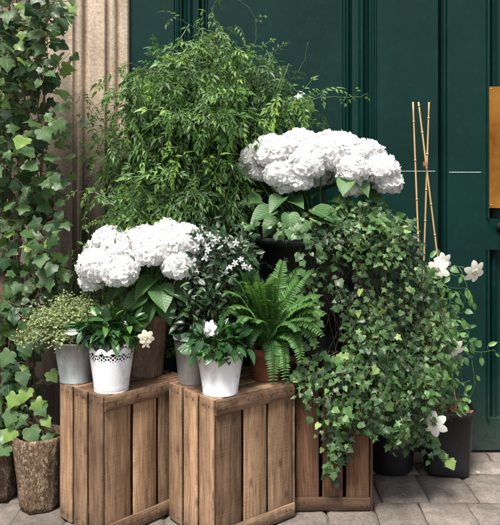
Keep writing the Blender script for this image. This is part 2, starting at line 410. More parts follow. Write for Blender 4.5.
def stone_mat(name, c1, c2, dirt_shade, shade_z):
    m, nt, out = mat(name)
    g = N(nt, 'ShaderNodeNewGeometry'); pos = g.outputs['Position']; sz = N(nt, 'ShaderNodeSeparateXYZ'); L(nt, pos, sz.inputs[0])
    n1 = tex(nt, 'ShaderNodeTexNoise', pos, 5, Detail=7, Roughness=.65)
    n2 = tex(nt, 'ShaderNodeTexNoise', pos, 75, Detail=5, Roughness=.7)
    st = tex(nt, 'ShaderNodeTexNoise', mapping(nt, pos, (22, 22, 1.6)), 1, Detail=4)
    at = N(nt, 'ShaderNodeAttribute', attribute_name='tint'); sep = N(nt, 'ShaderNodeSeparateColor'); L(nt, at.outputs['Color'], sep.inputs[0])
    c = ramp(nt, n1.outputs[0], [(.3, c1), (.7, c2)])
    c = mixc(nt, c, mixc(nt, (.7,.68,.66), (1.25,1.22,1.18), sep.outputs[0]), .8, 'MULTIPLY')
    c = mixc(nt, c, ramp(nt, n2.outputs[0], [(.3, (.5,.5,.5)), (.6, (1.15,1.15,1.15))]), .7, 'MULTIPLY')
    k = ramp(nt, st.outputs[0], [(.42, (0,0,0)), (.72, (1,1,1))])
    if shade_z:
        low = math_(nt, 'POWER', math_(nt, 'SUBTRACT', 1, math_(nt, 'DIVIDE', math_(nt, 'ADD', sz.outputs[2], math_(nt, 'MULTIPLY', n1.outputs[0], -.5)), shade_z, clamp=True), clamp=True), .55)  # shade behind the plants, painted into the lower stone
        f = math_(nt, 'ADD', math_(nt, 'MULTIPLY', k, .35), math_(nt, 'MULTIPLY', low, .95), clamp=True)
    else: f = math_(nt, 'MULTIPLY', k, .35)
    c = mixc(nt, c, dirt_shade, f)
    p = N(nt, 'ShaderNodeBsdfPrincipled', i_Roughness=.85); L(nt, c, p.inputs['Base Color']); p.inputs['Specular IOR Level'].default_value = .25
    h = math_(nt, 'ADD', n2.outputs[0], math_(nt, 'MULTIPLY', n1.outputs[0], 2))
    L(nt, bump(nt, h, .5, .004), p.inputs['Normal']); L(nt, p.outputs[0], out.inputs[0])
    return m

M = {}
M['ivy'] = leaf_mat('climbing ivy leaf', (.014,.050,.014), (.085,.165,.052), (.15,.25,.05), .42, 'palm', (.16,.27,.13), .38, .18, .018)
M['ivy_small'] = leaf_mat('trailing ivy leaf', (.007,.034,.010), (.10,.21,.062), (.26,.36,.13), .40, 'palm', (.22,.32,.14), .4, .18, .022, oddp=.96)
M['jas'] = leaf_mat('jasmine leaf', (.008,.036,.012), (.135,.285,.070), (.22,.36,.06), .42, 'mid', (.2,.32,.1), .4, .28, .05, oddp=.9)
M['fern'] = leaf_mat('fern frond', (.035,.115,.028), (.14,.30,.085), (.20,.38,.09), .45, 'mid', (.2,.36,.12), .4, .25, .05)
M['gard'] = leaf_mat('gardenia leaf', (.012,.045,.016), (.038,.108,.030), (.09,.2,.04), .27, 'mid', (.10,.2,.06), .3, .1, .03, .6)
M['hyd'] = leaf_mat('hydrangea leaf', (.035,.095,.03), (.085,.19,.055), (.13,.25,.07), .45, 'pin', (.17,.3,.12), .5, .2, .025)
M['thyme'] = leaf_mat('thyme leaf', (.14,.20,.085), (.42,.49,.25), (.58,.60,.36), .6, 'mid', (.3,.4,.2), .1, .2, .05)
M['dark'] = leaf_mat('dark small leaf', (.008,.030,.012), (.026,.072,.024), (.06,.13,.03), .35, 'mid', (.1,.2,.08), .3, .12, .03)
M['clem'] = leaf_mat('clematis leaf', (.045,.12,.04), (.11,.24,.07), (.16,.3,.08), .4, 'mid', (.2,.3,.12), .4, .25, .03)
M['petal'] = petal_mat('white petal', (.93,.93,.92), (.97,.97,.965), .5, (.88,.92,.80))
M['petal_star'] = petal_mat('white star petal', (.82,.83,.82), (.9,.9,.9), .25)
M['cream'] = petal_mat('cream petal', (.86,.80,.60), (.88,.86,.76), .25, (.85,.68,.28))
M['petal_clem'] = petal_mat('creamy white petal', (.88,.87,.76), (.93,.92,.86), .35, (.7,.76,.45))
M['stem_green'] = simple('green stem', (.06,.12,.03), (.14,.22,.07), .55, 20, .2)
M['stem_dark'] = simple('dark green stem', (.02,.035,.014), (.05,.06,.025), .6, 30, .3)
M['stem_ivy'] = simple('thin ivy stem', (.035,.038,.018), (.09,.065,.035), .7, 30, .3)
M['stem_jas'] = simple('thin jasmine stem', (.035,.07,.018), (.10,.16,.05), .6, 30, .2)
M['stem_brown'] = simple('woody stem', (.07,.042,.025), (.17,.11,.065), .8, 40, .6)
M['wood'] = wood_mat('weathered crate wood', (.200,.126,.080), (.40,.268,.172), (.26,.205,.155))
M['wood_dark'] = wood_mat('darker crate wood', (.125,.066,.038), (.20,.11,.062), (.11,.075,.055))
M['paint'] = paint_mat()
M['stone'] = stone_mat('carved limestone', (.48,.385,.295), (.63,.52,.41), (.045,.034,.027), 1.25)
M['stone_wall'] = stone_mat('stained stone with painted shade', (.24,.19,.155), (.36,.29,.235), (.035,.027,.022), 1.5)  # streaky stains, plus shade coloured into the lower wall
M['setts'] = stone_mat('worn paving stone', (.125,.108,.097), (.285,.25,.22), (.085,.07,.06), 0)
M['ground'] = simple('gritty joint sand', (.055,.047,.04), (.13,.115,.10), .95, 30, .6, 200)
M['white'] = simple('white enamel', (.52,.49,.44), (.80,.81,.84), .38, 16, .08, 40, detail=8, stops=(.30,.44))
M['zinc'] = simple('galvanised zinc', (.30,.33,.34), (.52,.55,.56), .42, 26, .12, 60, metal=.65, stretch=(1,1,.35))
M['terra'] = simple('red brown clay', (.15,.05,.028), (.25,.095,.055), .8, 25, .4, 120)
M['rustic'] = simple('brown rustic clay', (.11,.072,.052), (.30,.205,.145), .85, 13, 1.0, 60, stretch=(1.6,1.6,.5), bd=.008)
def bark_mat(name, cols):
    m, nt, out = mat(name)
    g = N(nt, 'ShaderNodeNewGeometry'); pos = mapping(nt, g.outputs['Position'], (1, 1, .55))
    wn = tex(nt, 'ShaderNodeTexNoise', pos, 20, Detail=3)
    va = N(nt, 'ShaderNodeVectorMath', operation='ADD'); L(nt, pos, va.inputs[0])
    vs = N(nt, 'ShaderNodeVectorMath', operation='SCALE'); L(nt, wn.outputs['Color'], vs.inputs[0]); vs.inputs['Scale'].default_value = .09; L(nt, vs.outputs[0], va.inputs[1])
    fl = tex(nt, 'ShaderNodeTexVoronoi', va.outputs[0], 105); ed = tex(nt, 'ShaderNodeTexVoronoi', va.outputs[0], 105, Randomness=1); ed.feature = 'DISTANCE_TO_EDGE'
    n = tex(nt, 'ShaderNodeTexNoise', pos, 90, Detail=6, Roughness=.7); b_ = tex(nt, 'ShaderNodeTexNoise', pos, 11, Detail=4)
    sp = N(nt, 'ShaderNodeSeparateColor'); L(nt, fl.outputs['Color'], sp.inputs[0])
    f = math_(nt, 'ADD', math_(nt, 'MULTIPLY', sp.outputs[0], .28), math_(nt, 'MULTIPLY', math_(nt, 'ADD', n.outputs[0], b_.outputs[0]), .38))
    c = ramp(nt, f, [(.28, cols[0]), (.52, cols[1]), (.78, cols[2])])
    gap = math_(nt, 'SUBTRACT', 1, math_(nt, 'MULTIPLY', ed.outputs['Distance'], 14, clamp=True), clamp=True)
    c = mixc(nt, c, (.03,.02,.014), math_(nt, 'MULTIPLY', gap, .4))
    p = N(nt, 'ShaderNodeBsdfPrincipled', i_Roughness=.9); L(nt, c, p.inputs['Base Color']); p.inputs['Specular IOR Level'].default_value = .2
    h = math_(nt, 'ADD', math_(nt, 'MULTIPLY', n.outputs[0], .6), math_(nt, 'ADD', sp.outputs[1], math_(nt, 'MULTIPLY', gap, -1)))
    L(nt, bump(nt, h, .9, .006), p.inputs['Normal']); L(nt, p.outputs[0], out.inputs[0])
    return m
M['bark'] = bark_mat('flaky bark', ((.07,.042,.026), (.20,.135,.085), (.50,.39,.27)))
M['bark2'] = bark_mat('dark flaky bark', ((.04,.026,.018), (.11,.075,.05), (.26,.20,.145)))
M['black'] = simple('black plastic', (.008,.008,.010), (.016,.016,.019), .42, 12, .12, 70)
M['iron'] = simple('black painted iron', (.006,.006,.007), (.014,.015,.016), .55, 20, .3, 90)
M['soil'] = simple('potting soil', (.018,.011,.007), (.05,.032,.02), .95, 40, 1.0, 150, bd=.01)
M['mulch'] = simple('bark mulch', (.16,.075,.035), (.42,.24,.12), .85, 50, .6, 150)
M['cane'] = simple('bamboo cane', (.46,.27,.12), (.66,.43,.22), .5, 18, .2, 60, stretch=(1,1,.3))
M['twine'] = simple('red twine', (.35,.10,.05), (.5,.2,.12), .9, 100, .3)
M['brass'] = simple('worn brass', (.26,.09,.012), (.62,.29,.055), .30, 3.2, .25, 30, metal=.75)
M['chrome'] = simple('dull steel', (.35,.36,.38), (.5,.52,.54), .28, 12, .1, 50, metal=.9)
M['chalk'] = simple('pale filler', (.28,.36,.33), (.48,.55,.5), .8, 40, .2)
M['nail'] = simple('rusty nail', (.02,.012,.01), (.05,.03,.02), .6, 90, .2)

# ------------------------------------------------------------------ setting
g = MB(); g.add([(-60,-60,-.014),(60,-60,-.014),(60,60,-.014),(-60,60,-.014)], [(0,1,2,3)])
tag(g.build('ground', M['ground'], smooth=False), kind='structure')

pv = MB()      # worn stone setts, one row after another
def sett(x0, y0, x1, y1):
    c, t = .012, rtint(); h = rnd(-.004, .004); tl = (rnd(-.012,.012), rnd(-.012,.012)); nx, ny = 6, 6
    vs, fs = [], []; xs = [0, c] + [c + (x1-x0-2*c)*k/4 for k in range(1, 4)] + [x1-x0-c, x1-x0]
    ys = [0, c] + [c + (y1-y0-2*c)*k/4 for k in range(1, 4)] + [y1-y0-c, y1-y0]
    for j, yy in enumerate(ys):
        for i, xx in enumerate(xs):
            e = (i in (0, 6)) or (j in (0, 6)); X, Y = x0+xx, y0+yy
            q = Vector((X*13, Y*13, 0))
            z = h + tl[0]*(xx-.1) + tl[1]*(yy-.13) + noise.noise(q)*.005 + noise.noise(q*3)*.0018 - (.0075 if e else 0)
            if e: X += noise.noise(q*2 + Vector((5,0,0)))*.006; Y += noise.noise(q*2 + Vector((0,7,0)))*.006
            vs.append((X, Y, z - .004))
    n = 7
    fs = [(j*n+i, j*n+i+1, (j+1)*n+i+1, (j+1)*n+i) for j in range(6) for i in range(6)]
    pv.add(vs, fs, None, t)
    rim = [(i, 0) for i in range(7)] + [(6, j) for j in range(1, 7)] + [(i, 6) for i in range(5, -1, -1)] + [(0, j) for j in range(5, 0, -1)]
    top = [vs[j*7+i] for i, j in rim]; bot = [(a, b, -.05) for a, b, _ in top]; k = len(top)
    pv.add(top + bot, [(i, k+i, k+(i+1) % k, (i+1) % k) for i in range(k)], None, t)
y = -.012; r = 0
while y > -2.6:
    dpt = [.10, .135, .27, .25, .28, .26, .24, .27, .25, .26, .28][r] if r < 11 else .26
    x = -2.6 + [.03, .11, .078, .17, .02, .09][r % 6]
    while x < 2.6:
        w = rnd(.178, .205) if r != 2 else .19
        sett(x+.004, y-dpt+.004, x+w-.004, y-.004); x += w
    y -= dpt; r += 1
tag(pv.build('paving', M['setts']), kind='structure')

def extrude(mb, prof, z0, z1, tint=(.5,.5,.5), segs=1):
    """vertical moulding: profile of (x, y) points"""
    for (xa, ya), (xb, yb) in zip(prof[:-1], prof[1:]):
        for s in range(segs):
            a = z0 + (z1-z0)*s/segs; b = z0 + (z1-z0)*(s+1)/segs
            mb.add([(xa,ya,a),(xb,yb,a),(xb,yb,b),(xa,ya,b)], [(0,1,2,3)], None, tint)

def X(px, D=3.25): return (px-250)*D/FPX
# carved stone pilaster left of the door
pil = thing('stone_pilaster', 'pale carved limestone pilaster with vertical mouldings left of the green door', 'pilaster', (X(90), 0, 0))
sh = MB()
def arc(x0, x1, y, d, n=6): return [(x0+(x1-x0)*(1-math.cos(math.pi*k/n))/2, y - d*math.sin(math.pi*k/n)) for k in range(n+1)]
prof = [(X(20), .0), (X(30), -.01), (X(30), -.03), (X(74), -.03), (X(75), -.012), (X(78), -.012)] + arc(X(78), X(84), -.020, .016) + [(X(84.5), -.002), (X(88), -.002)] + \
       [(X(89), -.026), (X(106), -.032), (X(107), -.008), (X(110), -.008)] + arc(X(110), X(117), -.016, .02) + [(X(117.5), -.004), (X(120), -.004), (X(121), -.026), (X(128.5), -.03), (X(129.5), -.022), (X(129.5), .09)]
extrude(sh, prof, .34, 3.3, segs=1)
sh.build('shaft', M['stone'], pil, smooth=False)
pb = MB(); extrude(pb, [(X(15), .02), (X(15), -.05), (X(130.5), -.05), (X(130.5), .09)], 0, .32)
pb.add([(X(15),-.05,.32),(X(130.5),-.05,.32),(X(129),-.02,.345),(X(17),-.02,.345)], [(0,1,2,3)])
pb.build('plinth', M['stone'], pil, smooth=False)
sw = thing('stone_wall', 'brownish stone wall behind the climbing ivy', 'wall', (-1.6, 0, 0))
wb = MB()
zz = 0; k = 0
while zz < 3.3:
    hh = .36; xx = -3.2 + (k % 2)*.3
    while xx < X(22):
        x1 = min(xx + .62, X(22))
        wb.add([(xx+.003,.012,zz+.003),(x1-.003,.012,zz+.003),(x1-.003,.012,zz+hh-.003),(xx+.003,.012,zz+hh-.003)], [(0,1,2,3)], None, rtint()); xx += .62
    zz += hh; k += 1
box(wb, (-3.2, .018, 0), (X(22), .2, 3.3), (.1,.5,.5))
wb.build('blockwork', M['stone_wall'], sw, smooth=False)

# green double door / shopfront joinery
H1 = 3.1
def rail_h(mb, x0, x1, z0, z1, y0, y1): box(mb, (x0, y0, z0), (x1, y1, z1))
dA = thing('door', 'tall dark green door with a wide recessed panel behind the jasmine', 'door', (.15, 0, 0))
b = MB(); b.add([(X(128),.062,0),(X(347),.062,0),(X(347),.062,H1),(X(128),.062,H1)], [(0,1,2,3)]); b.build('panel', M['paint'], dA, smooth=False)
b = MB(); x0 = X(344)
pr = [(x0,.0618),(x0+.004,.050)] + [(x0+.010+.022*k/5, .050-.020*math.sin(math.pi*k/5)) for k in range(6)] + [(x0+.036,.046),(x0+.040,.022),(x0+.062,.018)] + \
     [(x0+.068+.03*k/6, .016-.022*math.sin(math.pi*k/6)) for k in range(7)] + [(x0+.102,.030),(x0+.116,.034),(x0+.120,.008)] + [(x0+.126+.018*k/5, .008-.012*math.sin(math.pi*k/5)) for k in range(6)] + [(x0+.150,.008),(x0+.154,0.0)]
extrude(b, pr, .19, H1); b.build('moulding', M['paint'], dA)
b = MB(); box(b, (pr[-1][0], 0.0, .19), (X(438), .09, H1)); st_ = b; 
mir = [(X(207) - (x_ - x0), y_) for x_, y_ in pr][::-1]
b = MB(); extrude(b, mir, .19, H1); b.build('moulding', M['paint'], dA)
b = MB(); box(b, (X(130.5), 0.0, .19), (mir[0][0], .06, H1)); b.build('stile', M['paint'], dA, smooth=False)
b = st_; b.build('stile', M['paint'], dA, smooth=False)
b = MB(); box(b, (X(130.5), .0, .035), (X(438), .09, .188)); b.build('bottom_rail', M['paint'], dA, smooth=False)
b = MB(); box(b, (X(400), -.002, 1.2935), (X(435), .0, 1.2965)); b.build('hairline_seam', M['chalk'], dA, smooth=False)
dB = thing('door', 'dark green door leaf with the brass plate, at the right edge', 'door', (X(490), 0, 0))
b = MB(); 
pr = [(X(438)+.004,.085),(X(440),.07),(X(443),.05),(X(443.3),.004)] + arc(X(443.5), X(446), .004, .008, 5) + [(X(446.5),.006),(X(447.5),0)]
extrude(b, pr, .0, H1); b.build('astragal', M['paint'], dB)
b = MB(); box(b, (X(447.5), 0, 0), (X(486), .085, H1)); b.build('stile', M['paint'], dB, smooth=False)
for (z0, z1) in ((.145, .93), (1.075, H1)):
    b = MB(); xl = X(486)
    b.add([(xl,.05,z0-.05),(xl+.6,.05,z0-.05),(xl+.6,.05,z1),(xl,.05,z1)], [(0,1,2,3)]); b.build('panel', M['paint'], dB, smooth=False)
    b = MB()
    pm = [(xl,.0),(xl+.004,-.012),(xl+.012,-.014),(xl+.018,.004),(xl+.020,.046),(xl+.036,.046),(xl+.038,.030),(xl+.050,.022),(xl+.062,.034),(xl+.064,.049)]
    extrude(b, pm, z0, z1); b.build('moulding', M['paint'], dB)
b = MB(); box(b, (X(486), .001, .035), (X(486)+.6, .085, .145)); box(b, (X(486), .001, .0), (X(486)+.6, .085, .034)); b.build('bottom_rail', M['paint'], dB, smooth=False)
b = MB(); box(b, (X(486), .001, .93), (X(486)+.6, .085, 1.075)); b.build('lock_rail', M['paint'], dB, smooth=False)
b = MB(); box(b, (X(449), -.002, 1.2885), (X(481), .0, 1.292)); b.build('hairline_seam', M['chalk'], dB, smooth=False)
# brass plate
b = MB(); xb = X(487.5)
plank(b, (xb, -.018, 1.125), (0,0,1), (1,0,0), (0,-1,0), .56, .22, .005, jit=0, c=.0015)
pl = b.build('brass_plate', M['brass'], dB, smooth=False)
for (sx, sz) in ((.012,.012),(.208,.012),(.012,.548),(.208,.548)):
    b = MB(); lathe(b, (0,0,0), [(.0001,.0015),(.004,.001),(.005,0)], 12)
    b.v[0] = np.array([(xb+sx+p[0], -.0235-p[2], 1.125+sz+p[1]) for p in b.v[0]]); b.build('screw', M['brass'], pl)
b = MB(); kp = [(.006,.0),(.022,.0),(.024,.006),(.012,.012),(.011,.030),(.026,.042),(.031,.055),(.024,.068),(.0005,.072)]
lathe(b, (0,0,0), kp, 32)
b.v[0] = np.array([(X(501)+p[0], -.001-p[2], 1.035+p[1]) for p in b.v[0]]); b.build('knob', M['iron'], dB)
th = MB(); box(th, (X(130.5), -.012, -.02), (X(438), .1, .034)); 
tag(th.build('door_sill', M['stone_wall'], smooth=False), 'worn stone sill under the wide green door', 'door sill')

# ------------------------------------------------------------------ crates
def crate(label, F, ang, w, d, h=.5, m='wood', nside=3, nfront=3):
    F = Vector((F[0], F[1]-CD, 0)); u = Vector((math.cos(ang), math.sin(ang), 0)); v = Vector((-math.sin(ang), math.cos(ang), 0)); z = Vector((0,0,1))
    c = F + u*w/2 + v*d/2
    t = thing('wooden_crate', label, 'crate', c, 'old wooden crates standing on end')
    T = .010
    def nails(mb, pts, nrm):
        for p in pts:
            a = Vector(nrm).orthogonal().normalized(); bb = Vector(nrm).cross(a); r = .0028
            vs = [p + Vector(nrm)*.0006 + a*r*math.cos(k*math.pi/3) + bb*r*math.sin(k*math.pi/3) for k in range(6)]
            mb.add(vs, [tuple(range(6))], None, (0, 0, 2))
    for side, uo, nrm in ((0, 0, -u), (1, w-T, u)):
        mb = MB(); nb = mb; sw_ = d/nside
        for i in range(nside):
            g0 = .013 + rnd(0,.003); ww = sw_-g0
            tl = rnd(-.004, .004)
            a = (z + v*tl*.5).normalized()
            plank(mb, F + u*uo + v*(i*sw_ + g0/2) + z*rnd(.001,.003), a, v, u, h - rnd(.001,.004), ww, T)
            nails(nb, [F + u*(uo + (0 if side == 0 else T)) + v*(i*sw_ + sw_*q) + z*zz_ for q in (.3, .7) for zz_ in (.025 + rnd(-.004,.004), h-.025 + rnd(-.004,.004))], nrm)
        mb.build('side_panel', M[m], t)
    for vo, sgn in ((0, 1), (d, -1)):
        mb = MB(); sw_ = (w-2*T)/nfront
        for i in range(nfront):
            g0 = (.007, .017)[i % 2] + rnd(-.002,.002)
            plank(mb, F + u*(T + i*sw_ + g0/2) + v*(vo + sgn*.011) + z*.003, z, u, v*sgn, h-.010, sw_-g0, .009)
        mb.build('front_panel' if sgn == 1 else 'back_panel', M[m], t)
        for zz_ in (.002, h-.052):
            rb = MB(); nb = rb
            plank(rb, F + u*(T+.0005) + v*(vo) + z*zz_, u, z, v*sgn, w-2*T-.001, .05, .0105)
            nails(nb, [F + u*(T + (w-2*T)*q) + v*vo + z*(zz_+.025+rnd(-.008,.008)) for q in (.05,.12,.38,.62,.88,.95)], -v*sgn)
            rb.build('rail', M[m], t)
    for zz_ in (.004, h-.014):
        mb = MB(); n_ = 3; dw = (d-.046)/n_
        for i in range(n_):
            plank(mb, F + u*(T+.001) + v*(.023 + i*dw + .002) + z*zz_, u, v, z, w-2*T-.002, dw-.004, .010)
        mb.build('end_board', M[m], t)
    return lambda a, b_: (F + u*a + v*b_ + z*(h-.004))
h0 = .5
onL = crate('weathered brown wooden crate standing on end under the lace pot and the galvanised pot', (-.506, 2.41), R(46), .38, .29)
onM = crate('weathered wooden crate standing on end under the plain white pot and the fern', (-.122, 2.37), R(38.6), .38, .295)
onR = crate('darker wooden crate half covered by trailing ivy, between the fern crate and the black pots', (.160, 2.64), R(0), .305, .38, m='wood_dark')

# ------------------------------------------------------------------ pots
def pot_profile(rb, rt, h, rim=.006, roll=.008, th=.004):
    return [(rb*.3, .002), (rb, .0), (rb+.001, .004), (rb + (rt-rb)*.5, h*.5), (rt-.001, h-roll), (rt+rim, h-roll+.001), (rt+rim+.001, h-roll/2), (rt+rim-.001, h), (rt-th, h), (rt-th-.001, h-.015)]
def soil(parent, c, r, m='soil'):
    b = MB(); lathe(b, c, [(r, -.002), (r*.6, .004), (r*.01, .006)], 28, rough=.004, fr=60); return b.build('soil', M[m], parent)

def leafball(mb, tpls, c, rad, n, s, up=.35, squash=(1,1,1), lo=-.3, inner=.35, stem=None, base=None, tipout=.8):
    """leaves over and through an ellipsoid, pointing outwards"""
    for _ in range(n):
        d = rvec()
        while d.z < lo: d = rvec()
        k = rnd(inner, 1)**.6
        p = Vector(c) + Vector((d.x*squash[0], d.y*squash[1], d.z*squash[2]))*rad*k
        tip = d*tipout + rvec()*.5 + Vector((0,0,-.15)); nr = Vector((0,0,1))*up + d*.7 + rvec()*.45
        mb.inst(random.choice(tpls), [frame(p, tip, nr, s*rnd(.65, 1.15))] if False else [], [])
        mb.add(*_place(random.choice(tpls), frame(p, tip, nr, s*rnd(.65,1.15))), rtint())
        if stem is not None and random.random() < .35:
            b0 = Vector(base) + Vector((rnd(-.02,.02), rnd(-.02,.02), 0))
            tube(stem, bez(b0, (b0 + p)/2 + Vector((0,0,rad*.2)), p, 5), .0022, .001, 4)
def _place(t, Mx): return t[0] @ Mx[:3,:3].T + Mx[:3,3], t[1], t[2]

def strands(mb, sb, seeds, tpls, poly, steps, step, size, dir0, wander=.35, grav=.25, out=(0,-1,.35), leafgap=1, stem=.0012, escape=.15, tintf=None, nrmj=.5, tipdown=.5, offset=.5, dark=1.0):
    """stems that wander from seed points, with leaves on either side"""
    for p0, n in seeds:
        p = Vector(p0); d = (Vector(dir0(p)) + rvec()*.4).normalized(); pts = [p.copy()]; t0 = random.random()
        ok = random.random() < escape; extra = 0
        for i in range(n):
            d = (d + rvec()*wander + Vector((0,0,-grav))).normalized(); p = p + d*step
            if p.y > -.02: p.y = -.02; d.y = -abs(d.y)*.3
            if p.z < .015: break
            if not inpoly(*pix(p), poly):
                extra += 1
                if not ok or extra > 4: break
            pts.append(p.copy())
            if i % leafgap == 0:
                side = d.cross(Vector(out)).normalized()*(1 if i % 2 else -1)
                tipd = side*.7 + Vector((0,0,-tipdown)) + d*.4 + rvec()*.45 + Vector(out)*.15
                nr = Vector(out) + rvec()*nrmj + side*.2
                s = size*rnd(.6, 1.2)*(1 - .35*i/n)
                q = p + side*s*offset + Vector(out)*rnd(0,.01)
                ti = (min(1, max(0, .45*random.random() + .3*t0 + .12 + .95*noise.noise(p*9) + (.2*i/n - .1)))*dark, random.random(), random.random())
                mb.add(*_place(random.choice(tpls), frame(q, tipd, nr, s)), ti)
                if sb is not None and stem: tube(sb, [p, (p+q)/2 + Vector((0,0,.002)), q], .0007, .0005, 3, (t0,.5,.5))
        if sb is not None and len(pts) > 1: tube(sb, pts, stem*1.3, stem*.6, 4)

def seeds_in(poly, n, dfun, steps, prob=None):
    xs = [a for a, _ in poly]; ys = [b_ for _, b_ in poly]; out = []
    while len(out) < n:
        x, y_ = rnd(min(xs), max(xs)), rnd(min(ys), max(ys))
        if inpoly(x, y_, poly) and (prob is None or random.random() < prob(x, y_)):
            out.append((P(x, y_, dfun(x, y_)), random.randint(*steps)))
    return out

def clump(f, seed, lo=.25):
    return lambda x, y_: max(lo, min(1, .5 + 1.6*noise.noise(Vector((x*f, y_*f, seed)))))

# --- flower head of a hydrangea
def mophead(parent, c, rad, nflor=230, fs=.017, m='petal', sq=.85):
    core = MB(); lathe(core, c, [(rad*.78*math.sin(a), -rad*.78*sq*math.cos(a)) for a in [.15 + (math.pi-.3)*k/8 for k in range(9)]], 16, rough=.006, fr=40)
    b = core; 
    for i in range(nflor):
        zc = 1 - 1.75*(i+.5)/nflor; a = i*2.39996 + rnd(-.12,.12); r_ = math.sqrt(max(0, 1-zc*zc))
        d = Vector((r_*math.cos(a), r_*math.sin(a), zc))
        k = rad*(1 + rnd(-.07,.07) + .09*noise.noise(d*2.4 + Vector(c)*7))
        p = Vector(c) + Vector((d.x*k, d.y*k, d.z*k*sq))
        nr = d + rvec()*.38; tip = nr.orthogonal() + rvec()*.5
        b.add(*_place(random.choice((FLORET, FLORET2)), frame(p, tip, nr, fs*rnd(.8,1.2))), rtint())
    return b.build('flower_head', M[m], parent)

# ------------------------------------------------------------------ 1 lace pot with gardenia
c = onL(.085, .072)
t = thing('potted_gardenia', 'small gardenia with one cream flower in a white pot with lace cut rim', 'potted plant', c)
RB, RT, HH = .060, .083, .166
lb = MB(); nA, nZ = 288, 44; vs = []; keep = set()
def lace_hole(a, z):
    zt = z / HH; u_ = (a/(2*math.pi)*12) % 1.0 - .5
    top = HH - .014 + .013*math.cos(u_*math.pi)          # scalloped top edge
    if z > top: return True
    dz = z - (HH - .030)
    wx = u_*2*math.pi*RT/12
    rr = math.hypot(wx, dz + .004)
    if .0105 < rr < .0145 and dz > -.002 and (int((math.atan2(dz+.004, wx))/math.pi*7) % 2 == 0 or rr < .0122): return True
    for (hx, hz, hr) in ((0, .004, .0052), (-.0078, -.004, .0036), (.0078, -.004, .0036), (0, -.011, .0044), (-.0165, -.010, .0040), (.0165, -.010, .0040), (-.0095, -.0165, .0026), (.0095, -.0165, .0026), (-.019, .001, .0034), (.019, .001, .0034), (0,-.0205,.0018)):
        if math.hypot(wx-hx, dz-hz) < hr: return True
    return False
for j in range(nZ+1):
    z_ = HH*.66*(j/14) if j <= 14 else HH*.66 + HH*.34*(j-14)/(nZ-14)
    rr = RB + (RT-RB)*z_/HH + (.0012 if j in (2,) else 0)
    for i in range(nA):
        a = 2*math.pi*i/nA; vs.append((c.x+rr*math.cos(a), c.y+rr*math.sin(a), c.z+z_))
fs = []
for j in range(nZ):
    z0_ = (vs[j*nA][2]+vs[(j+1)*nA][2])/2 - c.z
    for i in range(nA):
        if not lace_hole(2*math.pi*(i+.5)/nA, z0_): fs.append((j*nA+i, j*nA+(i+1) % nA, (j+1)*nA+(i+1) % nA, (j+1)*nA+i))
lb.add(vs, fs); lathe(lb, c, [(.001,.001),(RB,.001),(RB+.0018,.0),(RB+.0018,.004),(RB,.005)], 48)
lb.build('lace_pot', M['white'], t)
b = MB(); lathe(b, c, [(RB-.004,.006),(RT-.012,HH-.055)], 40); b.build('inner_pot', M['rustic'], t)
soil(t, c + Vector((0,0,HH-.052)), RT-.012)
fo, st = MB(), MB()
leafball(fo, ELL, c + Vector((-.005,.008,HH+.045)), .100, 260, .056, .5, (1.1,.85,.68), -.45, .25, st, c + Vector((0,0,HH-.03)))
fo.build('foliage', M['gard'], t); st.build('stem', M['stem_green'], t)
fp = P(146, 338, c.y+CD-.09); b = MB(); b.add(*_place(GARD, frame(fp, (.3,-.2,1), (.25,-1,.25), .030)), (.2,.5,.5)); b.add(*_place(STAR, frame(fp+Vector((0,-.004,-.018)), (-.3,-.2,1), (.1,-1,-.1), .020)), (.2,.5,.5)); b.build('flower', M['cream'], t)
b = MB(); tube(b, bez(c+Vector((.02,0,HH-.02)), c+Vector((.06,-.04,HH+.05)), fp, 6), .002, .0015); b.build('flower_stalk', M['stem_green'], t)

# ------------------------------------------------------------------ 2 plain white pot with gardenia
c = onM(.085, .080)
t = thing('potted_gardenia', 'small gardenia with one white flower in a plain white tapered pot', 'potted plant', c)
b = MB(); lathe(b, c, [(.001,.002),(.060,.002),(.0625,0),(.0635,.004),(.062,.006),(.084,.150),(.0865,.150),(.0872,.153),(.0865,.156),(.083,.156),(.081,.15),(.079,.12)], 64); b.build('pot', M['white'], t)
soil(t, c + Vector((0,0,.14)), .080)
fo, st = MB(), MB()
leafball(fo, ELL, c + Vector((0,0,.165)), .095, 190, .058, .6, (1.05,1,.55), -.25, .2, st, c + Vector((0,0,.13)))
for (px, py, s_, dx) in ((208, 352, .06, -.1), (203, 346, .05, -.5), (226, 350, .045, .4), (232, 356, .045, .5), (216, 356, .05, .1), (196, 352, .04, -.3)):
    fo.add(*_place(random.choice(ELL), frame(P(px, py-8, c.y+CD-.085), (dx,-.25,-1), (0,-1,.4), s_*1.05)), (rnd(.2,.9),.2,.5))
fo.build('foliage', M['gard'], t); st.build('stem', M['stem_green'], t)
fp = P(209, 329, c.y+CD-.055); b = MB(); b.add(*_place(GARD, frame(fp, (.6,-.2,.5), (-.1,-.8,.7), .027)), (.9,.5,.5)); b.add(*_place(CLEM, frame(fp+Vector((0,.003,0)), (.4,-.2,.5), (-.1,-.8,.7), .030)), (.9,.5,.5)); b.build('flower', M['petal_star'], t)

